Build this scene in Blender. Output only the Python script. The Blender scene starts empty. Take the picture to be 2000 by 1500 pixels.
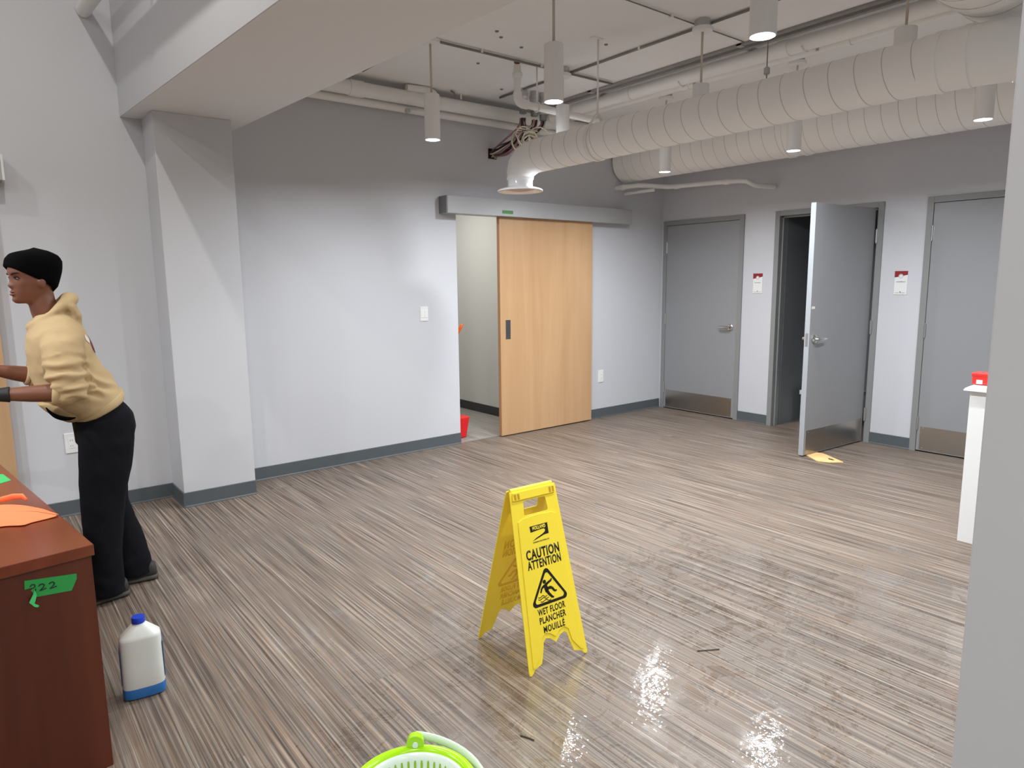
import bpy, bmesh, math, random
from math import sin, cos, pi, radians, sqrt, atan2
from mathutils import Vector, Matrix, noise
random.seed(7)
SC = bpy.context.scene
COL = SC.collection

# ------------------------------------------------------------------ camera
cam_d = bpy.data.cameras.new('camera'); cam = bpy.data.objects.new('camera', cam_d); COL.objects.link(cam)
cam_d.sensor_fit = 'HORIZONTAL'; cam_d.sensor_width = 36.0
cam_d.lens = 36.0 * 1335.36 / 2000.0
cam_d.clip_start = 0.02
yaw, pitch, roll = radians(51.66440808), radians(-8.56254902), radians(-0.6210501)
fw = Vector((cos(pitch)*cos(yaw), cos(pitch)*sin(yaw), sin(pitch)))
r0 = Vector((sin(yaw), -cos(yaw), 0)); u0 = r0.cross(fw)
rr = cos(roll)*r0 + sin(roll)*u0; uu = -sin(roll)*r0 + cos(roll)*u0
M = Matrix((rr, uu, -fw)).transposed().to_4x4(); M.translation = Vector((-6.44307538, -5.28718099, 1.51955848))
cam.matrix_world = M
SC.camera = cam

# ------------------------------------------------------------------ world, exposure
w = bpy.data.worlds.new('world'); SC.world = w; w.use_nodes = True
w.node_tree.nodes['Background'].inputs[0].default_value = (0.9, 0.93, 1.0, 1)
w.node_tree.nodes['Background'].inputs[1].default_value = 0.0
vs = SC.view_settings
vs.view_transform = 'Standard'; vs.look = 'None'; vs.gamma = 1.0; vs.use_curve_mapping = False
vs.exposure = 0.32
SC.cycles.diffuse_bounces = 8; SC.cycles.max_bounces = 14
LAMP_W = 18.0          # watts of one pendant
LEFT_W = (23.0, 12.0)  # high lamps of the left zone
CORR_W = 19.0          # corridor behind the sliding door

# ------------------------------------------------------------------ helpers
def lin(c):
    return tuple(((v/255.0)/12.92 if v/255.0 <= 0.04045 else ((v/255.0+0.055)/1.055)**2.4) for v in c) + (1.0,)

class G:
    """collects shapes into one bmesh"""
    def __init__(s): s.b = bmesh.new()
    def box(s, a, b, rot=None, piv=None):
        vs_ = [Vector((x, y, z)) for x in (a[0], b[0]) for y in (a[1], b[1]) for z in (a[2], b[2])]
        if rot is not None: vs_ = [rot @ (v-piv) + piv for v in vs_]
        q = [s.b.verts.new(v) for v in vs_]
        for f in ((0,1,3,2),(4,6,7,5),(0,4,5,1),(2,3,7,6),(0,2,6,4),(1,5,7,3)):
            s.b.faces.new([q[i] for i in f])
        return s
    def rings(s, rs, caps=True, closed=True):
        prev = None; first = None
        for r in rs:
            cur = [s.b.verts.new(v) for v in r]
            if prev:
                n = len(cur)
                for i in range(n if closed else n-1):
                    s.b.faces.new((prev[i], prev[(i+1) % n], cur[(i+1) % n], cur[i]))
            else: first = cur
            prev = cur
        if caps:
            s.b.faces.new(list(reversed(first))); s.b.faces.new(prev)
        return s
    def tube(s, pts, r, seg=12, caps=True, up=None, flat=1.0):
        pts = [Vector(p) for p in pts]; n = len(pts)
        R = r if isinstance(r, (list, tuple)) else [r]*n
        t0 = (pts[1]-pts[0]).normalized()
        nrm = Vector(up) if up else (Vector((0,0,1)) if abs(t0.z) < .9 else Vector((1,0,0)))
        rs = []
        for i in range(n):
            t = (pts[min(i+1, n-1)] - pts[max(i-1, 0)]).normalized()
            nrm = (nrm - t*nrm.dot(t)).normalized(); bn = t.cross(nrm)
            k = R[i] if isinstance(R[i], (list, tuple)) else (R[i], R[i]*flat)
            rs.append([pts[i] + nrm*cos(2*pi*j/seg)*k[0] + bn*sin(2*pi*j/seg)*k[1] for j in range(seg)])
        return s.rings(rs, caps)
    def lathe(s, prof, c, seg=32, axis='z', caps=True):
        c = Vector(c); rs = []
        for r, h in prof:
            rg = []
            for j in range(seg):
                a = 2*pi*j/seg
                if axis == 'z': v = Vector((r*cos(a), r*sin(a), h))
                elif axis == 'x': v = Vector((h, r*cos(a), r*sin(a)))
                else: v = Vector((r*sin(a), h, r*cos(a)))
                rg.append(c+v)
            rs.append(rg)
        return s.rings(rs, caps)
    def prism(s, poly, z0, z1, fn=None):
        fn = fn or (lambda x, y, z: (x, y, z))
        a = [s.b.verts.new(fn(x, y, z0)) for x, y in poly]; b = [s.b.verts.new(fn(x, y, z1)) for x, y in poly]
        n = len(poly)
        s.b.faces.new(list(reversed(a))); s.b.faces.new(b)
        for i in range(n): s.b.faces.new((a[i], a[(i+1) % n], b[(i+1) % n], b[i]))
        return s
    def grid(s, rows):
        g = [[s.b.verts.new(v) for v in r] for r in rows]
        for i in range(len(g)-1):
            for j in range(len(g[0])-1):
                s.b.faces.new((g[i][j], g[i][j+1], g[i+1][j+1], g[i+1][j]))
        return s
    def ball(s, c, r, seg=16, rn=10, rot=None):
        c = Vector(c); r = r if isinstance(r, (tuple, list)) else (r, r, r)
        rs = []
        for i in range(1, rn):
            p = pi*i/rn; row = []
            for j in range(seg):
                v = Vector((r[0]*sin(p)*cos(2*pi*j/seg), r[1]*sin(p)*sin(2*pi*j/seg), -r[2]*cos(p)))
                if rot is not None: v = rot @ v
                row.append(c+v)
            rs.append(row)
        return s.rings(rs)

def obj(name, g, m, parent=None, smooth=False, bevel=0.0, label=None, cat=None, group=None, kind=None, seg=2):
    me = bpy.data.meshes.new(name)
    if isinstance(g, G):
        bmesh.ops.recalc_face_normals(g.b, faces=g.b.faces)
        g.b.to_mesh(me); g.b.free()
    else: me = g
    me.materials.clear(); me.materials.append(m)
    if smooth:
        me.polygons.foreach_set('use_smooth', [True]*len(me.polygons))
    o = bpy.data.objects.new(name, me); COL.objects.link(o)
    if bevel > 0:
        bv = o.modifiers.new('bevel', 'BEVEL'); bv.width = bevel; bv.segments = seg; bv.limit_method = 'ANGLE'; bv.angle_limit = radians(40)
    if smooth == 'auto':
        me.polygons.foreach_set('use_smooth', [True]*len(me.polygons))
        me.set_sharp_from_angle(angle=radians(38))
    if parent is not None: adopt(o, parent)
    props(o, label, cat, group, kind)
    return o
def adopt(o, parent):
    o.parent = parent
    mw = Matrix.Identity(4); p = parent
    chain = []
    while p is not None: chain.append(p); p = p.parent
    for p in reversed(chain): mw = mw @ p.matrix_parent_inverse @ p.matrix_basis
    o.matrix_parent_inverse = mw.inverted()
def props(o, label=None, cat=None, group=None, kind=None):
    if label: o['label'] = label
    if cat: o['category'] = cat
    if group: o['group'] = group
    if kind: o['kind'] = kind
def thing(name, loc, label=None, cat=None, group=None, kind=None):
    o = bpy.data.objects.new(name, None); COL.objects.link(o); o.location = loc; o.empty_display_size = .05
    props(o, label, cat, group, kind); return o
def dup(o, parent=None):
    c = o.copy(); COL.objects.link(c)
    if parent is not None:
        c.parent = parent; c.matrix_parent_inverse = o.matrix_parent_inverse.copy()
    for ch in list(o.children): dup(ch, c)
    return c

# ------------------------------------------------------------------ materials
def mat(name, rgb, rough=.5, metal=0.0, bump=0.0, bscale=200, var=0.0, vscale=3.0, spec=.5, sss=0, coat=0.0):
    m = bpy.data.materials.new(name); m.use_nodes = True
    nt = m.node_tree; b = nt.nodes['Principled BSDF']
    c = lin(rgb); b.inputs['Base Color'].default_value = c
    b.inputs['Roughness'].default_value = rough; b.inputs['Metallic'].default_value = metal
    b.inputs['Specular IOR Level'].default_value = spec
    b.inputs['Coat Weight'].default_value = coat
    tc = nt.nodes.new('ShaderNodeTexCoord')
    if var > 0:
        n = nt.nodes.new('ShaderNodeTexNoise'); n.inputs['Scale'].default_value = vscale; n.inputs['Detail'].default_value = 4
        nt.links.new(tc.outputs['Object'], n.inputs['Vector'])
        mx = nt.nodes.new('ShaderNodeMix'); mx.data_type = 'RGBA'
        mx.inputs[6].default_value = tuple(v*(1-var) for v in c[:3])+(1,); mx.inputs[7].default_value = tuple(min(1, v*(1+var)) for v in c[:3])+(1,)
        nt.links.new(n.outputs['Fac'], mx.inputs[0]); nt.links.new(mx.outputs[2], b.inputs['Base Color'])
    if bump > 0:
        n = nt.nodes.new('ShaderNodeTexNoise'); n.inputs['Scale'].default_value = bscale; n.inputs['Detail'].default_value = 3
        nt.links.new(tc.outputs['Object'], n.inputs['Vector'])
        bp = nt.nodes.new('ShaderNodeBump'); bp.inputs['Strength'].default_value = bump; bp.inputs['Distance'].default_value = .002
        nt.links.new(n.outputs['Fac'], bp.inputs['Height']); nt.links.new(bp.outputs['Normal'], b.inputs['Normal'])
    return m
def emis(name, rgb, s):
    m = bpy.data.materials.new(name); m.use_nodes = True; nt = m.node_tree
    b = nt.nodes['Principled BSDF']; b.inputs['Base Color'].default_value = (.8, .8, .8, 1)
    b.inputs['Emission Color'].default_value = lin(rgb); b.inputs['Emission Strength'].default_value = s
    return m
def wood(name, dark, light, axis='z', scale=1.0, rough=.4, coat=0.0, fine=1.0):
    m = bpy.data.materials.new(name); m.use_nodes = True; nt = m.node_tree; b = nt.nodes['Principled BSDF']
    b.inputs['Roughness'].default_value = rough; b.inputs['Coat Weight'].default_value = coat; b.inputs['Coat Roughness'].default_value = .15
    tc = nt.nodes.new('ShaderNodeTexCoord'); mp = nt.nodes.new('ShaderNodeMapping')
    st = {'x': (1.2, 30, 30), 'y': (30, 1.2, 30), 'z': (30, 30, 1.2)}[axis]
    mp.inputs['Scale'].default_value = tuple(v*scale for v in st)
    nt.links.new(tc.outputs['Object'], mp.inputs['Vector'])
    n1 = nt.nodes.new('ShaderNodeTexNoise'); n1.inputs['Scale'].default_value = 1.0; n1.inputs['Detail'].default_value = 6; n1.inputs['Distortion'].default_value = .6
    nt.links.new(mp.outputs[0], n1.inputs['Vector'])
    mp2 = nt.nodes.new('ShaderNodeMapping'); mp2.inputs['Scale'].default_value = tuple((.5 if v < 5 else 4.5)*scale for v in st)
    nt.links.new(tc.outputs['Object'], mp2.inputs['Vector'])
    n2 = nt.nodes.new('ShaderNodeTexNoise'); n2.inputs['Scale'].default_value = 1.0; n2.inputs['Detail'].default_value = 3; n2.inputs['Distortion'].default_value = 1.5
    nt.links.new(mp2.outputs[0], n2.inputs['Vector'])
    add = nt.nodes.new('ShaderNodeMath'); add.operation = 'MULTIPLY_ADD'; add.inputs[1].default_value = .45*fine
    nt.links.new(n1.outputs['Fac'], add.inputs[0])
    ml = nt.nodes.new('ShaderNodeMath'); ml.operation = 'MULTIPLY'; ml.inputs[1].default_value = 1-.45*fine
    nt.links.new(n2.outputs['Fac'], ml.inputs[0]); nt.links.new(ml.outputs[0], add.inputs[2])
    rp = nt.nodes.new('ShaderNodeValToRGB'); rp.color_ramp.elements[0].position = .3; rp.color_ramp.elements[1].position = .7
    rp.color_ramp.elements[0].color = lin(dark); rp.color_ramp.elements[1].color = lin(light)
    nt.links.new(add.outputs[0], rp.inputs[0]); nt.links.new(rp.outputs[0], b.inputs['Base Color'])
    return m

def floor_mat(name, wet=True, grey=False):
    m = bpy.data.materials.new(name); m.use_nodes = True; nt = m.node_tree; N = nt.nodes; L = nt.links
    b = N['Principled BSDF']
    tc = N.new('ShaderNodeTexCoord'); oi = N.new('ShaderNodeObjectInfo')
    mul = N.new('ShaderNodeVectorMath'); mul.operation = 'SCALE'; mul.inputs[0].default_value = (0.0, .35, 0)
    L.new(oi.outputs['Random'], mul.inputs['Scale'])
    gp = N.new('ShaderNodeNewGeometry'); ad = N.new('ShaderNodeVectorMath'); ad.operation = 'ADD'; L.new(gp.outputs['Position'], ad.inputs[0]); L.new(mul.outputs[0], ad.inputs[1])
    def stripes(sx, sy, det, dist=0.0):
        mp = N.new('ShaderNodeMapping'); mp.inputs['Scale'].default_value = (sx, sy, 1); L.new(ad.outputs[0], mp.inputs['Vector'])
        n = N.new('ShaderNodeTexNoise'); n.inputs['Scale'].default_value = 1; n.inputs['Detail'].default_value = det; n.inputs['Distortion'].default_value = dist
        n.inputs['Roughness'].default_value = .6
        L.new(mp.outputs[0], n.inputs['Vector']); return n.outputs['Fac']
    a1 = stripes(120, 1.1, 2, .08); a2 = stripes(300, 2.2, 2, .1); a3 = stripes(60, 1.0, 1); a4 = stripes(75, 1.2, 2)
    def math_(op, x, y, z=None):
        n = N.new('ShaderNodeMath'); n.operation = op
        for i, v in enumerate((x, y, z)):
            if v is None: continue
            if isinstance(v, (int, float)): n.inputs[i].default_value = v
            else: L.new(v, n.inputs[i])
        return n.outputs[0]
    mixf = math_('ADD', math_('MULTIPLY', a1, .55), math_('ADD', math_('MULTIPLY', a2, .28), math_('MULTIPLY', a3, .17)))
    rp = N.new('ShaderNodeValToRGB'); cr = rp.color_ramp
    cols = ((.36, (66, 58, 52)), (.44, (98, 87, 78)), (.5, (119, 107, 97)), (.56, (136, 124, 112)), (.64, (168, 155, 141)))
    if grey: cols = ((.33, (110, 106, 100)), (.45, (136, 132, 126)), (.5, (150, 146, 140)), (.56, (160, 157, 150)), (.66, (176, 172, 166)))
    while len(cr.elements) < len(cols): cr.elements.new(.5)
    for e, (p, c) in zip(cr.elements, cols): e.position = p; e.color = lin(c)
    L.new(mixf, rp.inputs[0])
    mx = N.new('ShaderNodeMix'); mx.data_type = 'RGBA'; mx.blend_type = 'MULTIPLY'
    r2 = N.new('ShaderNodeValToRGB'); r2.color_ramp.elements[0].position = .36; r2.color_ramp.elements[1].position = .62
    r2.color_ramp.elements[0].color = (1.0, .86, .75, 1); r2.color_ramp.elements[1].color = (.95, 1.0, 1.02, 1)
    L.new(a4, r2.inputs[0]); mx.inputs[0].default_value = .75 if not grey else .2
    L.new(rp.outputs[0], mx.inputs[6]); L.new(r2.outputs[0], mx.inputs[7])
    L.new(mx.outputs[2], b.inputs['Base Color'])
    bp = N.new('ShaderNodeBump'); bp.inputs['Strength'].default_value = .12; bp.inputs['Distance'].default_value = .001
    L.new(a2, bp.inputs['Height']); L.new(bp.outputs[0], b.inputs['Normal'])
    b.inputs['Roughness'].default_value = .46; b.inputs['Specular IOR Level'].default_value = .4
    if wet:
        geo = N.new('ShaderNodeNewGeometry')
        sub = N.new('ShaderNodeVectorMath'); sub.operation = 'SUBTRACT'; sub.inputs[1].default_value = (-4.35, -3.75, 0); L.new(geo.outputs['Position'], sub.inputs[0])
        sc = N.new('ShaderNodeVectorMath'); sc.operation = 'MULTIPLY'; sc.inputs[1].default_value = (.62, .72, 0); L.new(sub.outputs[0], sc.inputs[0])
        ln = N.new('ShaderNodeVectorMath'); ln.operation = 'LENGTH'; L.new(sc.outputs[0], ln.inputs[0])
        nz = N.new('ShaderNodeTexNoise'); nz.inputs['Scale'].default_value = 4.2; nz.inputs['Detail'].default_value = 9; nz.inputs['Distortion'].default_value = 1.0; nz.inputs['Roughness'].default_value = .68
        L.new(geo.outputs['Position'], nz.inputs['Vector'])
        reg = math_('SUBTRACT', 1.05, ln.outputs['Value'])                       # 1 in the middle, 0 at the rim
        mk = math_('ADD', reg, math_('MULTIPLY', math_('SUBTRACT', nz.outputs['Fac'], .5), 3.2))
        mr = N.new('ShaderNodeMapRange'); mr.inputs['From Min'].default_value = .15; mr.inputs['From Max'].default_value = .28
        L.new(mk, mr.inputs['Value'])
        wetm = mr.outputs[0]
        L.new(math_('MULTIPLY', wetm, .95), b.inputs['Coat Weight'])
        nf = N.new('ShaderNodeTexNoise'); nf.inputs['Scale'].default_value = 11; nf.inputs['Detail'].default_value = 6; nf.inputs['Distortion'].default_value = .8; nf.inputs['Roughness'].default_value = .7
        L.new(geo.outputs['Position'], nf.inputs['Vector'])
        mf = N.new('ShaderNodeMapRange'); mf.inputs['From Min'].default_value = .50; mf.inputs['From Max'].default_value = .56; L.new(nf.outputs['Fac'], mf.inputs['Value'])
        film = math_('MULTIPLY', mf.outputs[0], wetm)
        L.new(math_('SUBTRACT', .46, math_('MULTIPLY', film, .27)), b.inputs['Roughness'])
        b.inputs['Coat IOR'].default_value = 1.55
        n3 = N.new('ShaderNodeTexNoise'); n3.inputs['Scale'].default_value = 46; n3.inputs['Detail'].default_value = 1.0; L.new(geo.outputs['Position'], n3.inputs['Vector'])
        mp3 = N.new('ShaderNodeMapping'); mp3.inputs['Scale'].default_value = (90, 30, 1); L.new(geo.outputs['Position'], mp3.inputs['Vector'])
        n4 = N.new('ShaderNodeTexNoise'); n4.inputs['Scale'].default_value = 1; n4.inputs['Detail'].default_value = 2; L.new(mp3.outputs[0], n4.inputs['Vector'])
        hh = math_('ADD', math_('MULTIPLY', n3.outputs['Fac'], .7), math_('MULTIPLY', n4.outputs['Fac'], .3))
        b2 = N.new('ShaderNodeBump'); b2.inputs['Strength'].default_value = 1.0; b2.inputs['Distance'].default_value = .0011
        L.new(hh, b2.inputs['Height']); L.new(b2.outputs[0], b.inputs['Coat Normal'])
        b.inputs['Coat Roughness'].default_value = .035
    return m

M_WALL = mat('grey_wall_paint', (202, 203, 207), .6, bump=.04, bscale=350)
M_WALLL = mat('grey_wall_paint_left', (202, 203, 203), .6, bump=.04, bscale=350)
M_CORR = mat('corridor_paint', (200, 200, 196), .6, bump=.04)
M_WHITE = mat('white_ceiling_paint', (238, 238, 237), .75, bump=.15, bscale=60, var=.03)
M_SOFFIT = mat('soffit_paint', (228, 228, 228), .7, bump=.04)
M_PIPE = mat('white_pipe_paint', (236, 235, 232), .5, var=.02)
M_DUCT = mat('white_duct_paint', (246, 245, 242), .5, var=.02, vscale=6)
M_SEAM = mat('duct_seam', (206, 200, 190), .5)
M_BASE = mat('grey_rubber_base', (84, 90, 94), .45, var=.08, vscale=8)
M_BASED = mat('dark_rubber_base', (50, 50, 52), .5)
M_FRAME = mat('door_frame_paint', (136, 137, 136), .4, bump=.03)
M_DOOR = mat('grey_door_paint', (143, 144, 146), .38, bump=.05, bscale=500, var=.02)
M_EDGELIT = mat('lit_door_edge', (160, 164, 168), .4)  # paler than the door, light on the free edge put into colour
M_STEEL = mat('brushed_steel', (176, 170, 162), .28, 1.0, bump=.1, bscale=300)
M_CHROME = mat('chrome', (214, 214, 212), .14, 1.0)
M_HINGE = mat('satin_hinge', (190, 190, 190), .3, .9)
M_BLACK = mat('black', (14, 14, 14), .6)
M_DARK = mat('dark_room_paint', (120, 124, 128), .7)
M_HEAD = mat('header_aluminium', (176, 177, 178), .4, .15)
M_HEADE = mat('header_cap', (128, 129, 130), .45, .2)
M_MAPLE = wood('maple_veneer', (186, 146, 105), (206, 168, 127), 'z', .45, .42, 0, .7)
M_MAPEDGE = wood('maple_edge', (168, 122, 88), (184, 138, 100), 'z', .8, .5)
M_MAHOG = wood('mahogany_panel', (72, 30, 18), (98, 44, 27), 'z', .7, .42, 0, .6)
M_MAHOGT = wood('mahogany_top', (104, 44, 24), (136, 64, 38), 'y', .7, .22, .4, .6)
M_PLASTIC = mat('white_plate_plastic', (232, 232, 230), .35)
M_SLOT = mat('slot_grey', (120, 120, 120), .5)
M_RED = mat('sign_red', (140, 32, 36), .4)
M_REDP = mat('red_plastic', (214, 30, 34), .35)
M_REDC = mat('bright_red_plastic', (226, 52, 50), .3)
M_ORANGE = mat('orange_grip', (236, 104, 30), .5)
M_GREYP = mat('grey_pole', (112, 112, 110), .4)
M_LAMP = mat('lamp_white', (236, 235, 234), .45)
M_CORD = mat('lamp_cord', (204, 194, 181), .6)
M_LENS = emis('lamp_lens', (240, 246, 255), 14.0)
M_GALV = mat('galvanised', (186, 186, 184), .4, .3)
M_CONDUIT = mat('grey_conduit', (128, 124, 119), .5, .1)
M_GAPSHADE = mat('grey_gap_shade', (142, 140, 137), .6)
M_RUST = mat('copper_brown', (150, 92, 62), .5)
M_CABB = mat('black_cable', (26, 24, 26), .5)
M_CABP = mat('mauve_cable', (150, 112, 116), .5)
M_CABW = mat('cream_cable', (206, 196, 180), .5)
M_DIFF = mat('gloss_white_diffuser', (240, 241, 243), .15, coat=.5)
M_DIFFI = mat('diffuser_inside', (206, 180, 160), .6)
M_YEL = mat('yellow_plastic', (250, 224, 62), .38, var=.02, vscale=20)
M_YELD = mat('yellow_relief', (226, 182, 20), .45)
M_YELB = mat('yellow_hollow', (196, 150, 16), .5)
M_INK = mat('black_ink', (18, 16, 12), .5)
M_TAPE = mat('green_tape', (44, 156, 74), .6, bump=.1, bscale=120)
M_TAPE2 = mat('bright_green_tape', (64, 190, 104), .6, bump=.1, bscale=120)
M_ORCLOTH = mat('orange_microfibre', (250, 140, 96), .95, bump=.6, bscale=500, spec=.1)
M_JUG = mat('milky_plastic', (230, 234, 228), .32, var=.02)
M_BLUEL = mat('blue_liquid', (46, 112, 178), .25)
M_LABEL = mat('blue_label', (88, 128, 176), .4)
M_BLUECAP = mat('blue_cap', (28, 66, 196), .35)
M_LIME = mat('lime_plastic', (166, 222, 10), .22)
M_LIMED = mat('lime_dark', (150, 182, 30), .5)
M_BASKET = mat('white_basket_plastic', (224, 236, 228), .25)
M_WEDGE = wood('pine_wedge', (228, 182, 118), (246, 206, 146), 'x', 1.2, .6)
M_CARTON = mat('white_cabinet', (214, 216, 210), .5)
M_TWIG = mat('dry_twig', (70, 56, 44), .8)
M_SKIN = mat('brown_skin', (124, 78, 58), .45, var=.10, vscale=18, bump=.05, bscale=200)
M_LIP = mat('lips', (126, 66, 58), .4)
M_EYEW = mat('eye_white', (150, 138, 128), .3)
M_EYED = mat('eye_dark', (18, 12, 10), .2)
M_BROW = mat('eyebrow', (30, 20, 16), .9)
M_HOOD = mat('tan_fleece', (196, 171, 131), .95, bump=.35, bscale=260, var=.04, vscale=30, spec=.1)
M_PANTS = mat('black_navy_cotton', (18, 19, 24), .9, bump=.3, bscale=200, spec=.15)
M_HAT = mat('black_knit', (7, 7, 8), .95, bump=.5, bscale=160, spec=.08)
M_SHOE = mat('dark_sneaker', (52, 50, 48), .7, bump=.2, bscale=90)
M_SOLE = mat('shoe_sole', (74, 72, 66), .7)
M_GLOVE = mat('black_glove', (24, 24, 26), .6, bump=.2, bscale=120)
M_PURPLE = mat('purple_print', (124, 62, 92), .8)
M_PRINTW = mat('cream_print', (228, 220, 206), .8)
M_FLOOR = floor_mat('striped_vinyl_plank', True)
M_FLOOR2 = floor_mat('pale_corridor_vinyl', False, True)
M_SUB = mat('dark_subfloor', (70, 62, 56), .8)

# ================================================================== the setting
S = 'structure'
CEIL = 3.12
# --- floor: sub-floor slab and vinyl planks
fl = obj('floor', G().box((-10.2, -8.2, -.06), (1.5, 3.2, -.004)), M_SUB, label='brown and grey striped vinyl plank floor, wet and shiny around the yellow sign', cat='floor', kind=S)
PW, PL = .25, 1.0
pm = None
x0 = -4.88 - .25*10
for i in range(30):
    x = x0 + i*PW
    off = (i*0.37) % 1.0
    for j in range(8):
        ya = -6.0 + off - PL + j*PL
        yb = ya + PL
        lim = 0.0
        if ya >= lim - .02: continue
        if x > 0.03: continue
        a, b_ = ya, min(yb, lim)
        if b_ < -6.6: continue
        full = abs((b_-a) - PL) < 1e-6
        if full and pm is not None:
            o = bpy.data.objects.new('plank', pm); COL.objects.link(o)
        else:
            g = G().box((.00022, .0001, -.004), (PW-.00022, (b_-a)-.0001, 0))
            o = obj('plank', g, M_FLOOR)
            if full: pm = o.data
        o.location = (x, a, 0); o.parent = fl
# storeroom and corridor floors
obj('floor_trim', G().box((.12, -3.2, -.004), (1.4, 0.0, 0)), M_FLOOR, fl)
obj('corridor_floor', G().box((-3.7, 0.0, -.004), (-1.7, 3.1, .001)), M_FLOOR2, fl)
obj('threshold_strip', G().box((-2.89, -.012, 0), (-1.3, .012, .004)), M_CONDUIT, fl, bevel=.001)

# --- back wall (with the sliding door), opening x -2.891..-1.30, z 0..2.116
XO, XO2, ZO = -2.891, -1.30, 2.14
g = G().box((-10.2, 0, 0), (XO, .12, 4.5)).box((XO2, 0, 0), (.12, .12, 4.5)).box((XO, 0, ZO), (XO2, .12, 4.5))
obj('wall_back', g, M_WALL, label='long pale grey painted wall with the sliding wooden door', cat='wall', kind=S)
# --- right wall with three doors
D = ((-1.085, -.029), (-2.481, -1.437), (-3.87, -2.83))
g = G()
ys = [0.0]
for a, b_ in D: ys += [b_-.03, a+.03]
ys += [-8.2]
for k in range(0, len(ys), 2): g.box((0, ys[k+1], 0), (.12, ys[k], 4.5))
for a, b_ in D: g.box((0, a+.03, 2.15), (.12, b_-.03, 4.5))
obj('wall_right', g, M_WALL, label='grey painted wall with three grey doors in a row', cat='wall', kind=S)
obj('wall_left', G().box((-10.3, -8.2, 0), (-10.2, .12, 4.5)), M_WALLL, label='far left grey wall beyond the desk', cat='wall', kind=S)
obj('wall_front', G().box((-10.2, -8.3, 0), (1.5, -8.2, 4.5)), M_WALLL, label='grey wall behind the camera', cat='wall', kind=S)
# near wall end at the right edge
obj('wall_near', G().box((-5.0, -6.9, 0), (-4.86, -4.858, CEIL)), M_WALL, bevel=.003, label='plain grey wall end close by at the right edge', cat='wall', kind=S)
# ceilings
obj('ceiling', G().box((-5.45, -8.2, CEIL), (.12, 0, CEIL+.1)), M_WHITE, label='white painted concrete ceiling with exposed pipes and ducts', cat='ceiling', kind=S)
obj('ceiling_left', G().box((-10.2, -8.2, 4.4), (-5.3, 0, 4.5)), M_WHITE, label='high ceiling over the desk area', cat='ceiling', kind=S)
# fine joints in the ceiling
# --- beam (runs from pillar towards the viewer)
def beam_poly(): return [(-5.525, 0), (-4.806, 0), (-4.40, -6.5), (-5.10, -6.5)]
obj('ceiling_beam', G().prism(beam_poly(), 2.615, 4.4), M_SOFFIT, bevel=.004, label='wide boxed-in ceiling beam running from the pillar', cat='beam', kind=S)
bm_ = bpy.data.objects['ceiling_beam']
obj('beam_side', G().prism([(-5.525, 0), (-5.10, -6.5), (-5.104, -6.5), (-5.529, 0)], 2.616, 4.4), M_WALL, bm_, label='grey painted side of the beam')
pl = obj('pillar', G().box((-5.402, -.326, 0), (-4.918, 0, 2.615)), M_WALL, bevel=.004, label='square grey pillar standing against the long wall', cat='pillar', kind=S)

# --- baseboards
def base(name, a, b_, n, lbl):      # n = outward normal
    a = Vector(a); b_ = Vector(b_); n = Vector(n)
    d = (b_-a)
    prof = [(0, 0), (.013, 0), (.0135, .004), (.009, .012), (.0075, .1), (0, .103)]
    gg = G(); gg.rings([[a + n*p + Vector((0, 0, q)) for p, q in prof], [b_ + n*p + Vector((0, 0, q)) for p, q in prof]])
    return obj(name, gg, M_BASE, label=lbl, cat='baseboard', kind=S)
base('baseboard_back', (-4.918, 0, 0), (XO, 0, 0), (0, -1, 0), 'dark grey rubber baseboard between pillar and sliding door')
base('baseboard_corner', (-1.3, 0, 0), (-.01, 0, 0), (0, -1, 0), 'dark grey rubber baseboard right of the wooden door')
base('baseboard_left', (-6.28, 0, 0), (-5.402, 0, 0), (0, -1, 0), 'dark grey rubber baseboard behind the person')
base('baseboard_pillar', (-5.402, -.326, 0), (-4.918, -.326, 0), (0, -1, 0), 'dark grey rubber baseboard on the pillar front')
base('baseboard_side', (-5.402, 0, 0), (-5.402, -.338, 0), (-1, 0, 0), 'dark grey rubber baseboard on the pillar side')
base('baseboard_right', (0, -1.085, 0), (0, -1.437, 0), (-1, 0, 0), 'dark grey rubber baseboard between first and open door')
base('baseboard_end', (0, -2.481, 0), (0, -2.83, 0), (-1, 0, 0), 'dark grey rubber baseboard between open and third door')

# --- hinged doors in the right wall
def hinge(par, y, z, x=-.026):
    gg = G()
    for k in range(3): gg.lathe([(.0085, -.058+k*.04), (.0085, -.022+k*.04)], (x, y, z), 12)
    gg.lathe([(.006, -.064), (.006, .064)], (x, y, z), 10)
    gg.box((x+.002, y-.012, z-.055), (x+.007, y+.012, z+.055))
    obj('hinge', gg, M_HINGE, par, smooth='auto')
def lever(par, P, n, d, name='lever_handle'):      # P on the leaf face, n outwards, d along the lever
    P = Vector(P); n = Vector(n).normalized(); d = Vector(d).normalized(); up = Vector((0, 0, 1))
    gg = G()
    gg.tube([P, P+n*.012, P+n*.018], [.036, .036, .028], 24)
    gg.tube([P+n*.016, P+n*.03, P+n*.052], [.016, .0125, .0125], 16)
    gg.tube([P+n*.05-d*.004, P+n*.052+d*.012, P+n*.054+d*.04, P+n*.052+d*.09, P+n*.047+d*.118, P+n*.04+d*.125], [(.014, .012), (.0145, .012), (.0125, .0095), (.0115, .0085), (.010, .008), (.006, .006)], 14, up=up)
    obj(name, gg, M_CHROME, par, smooth='auto')
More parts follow.
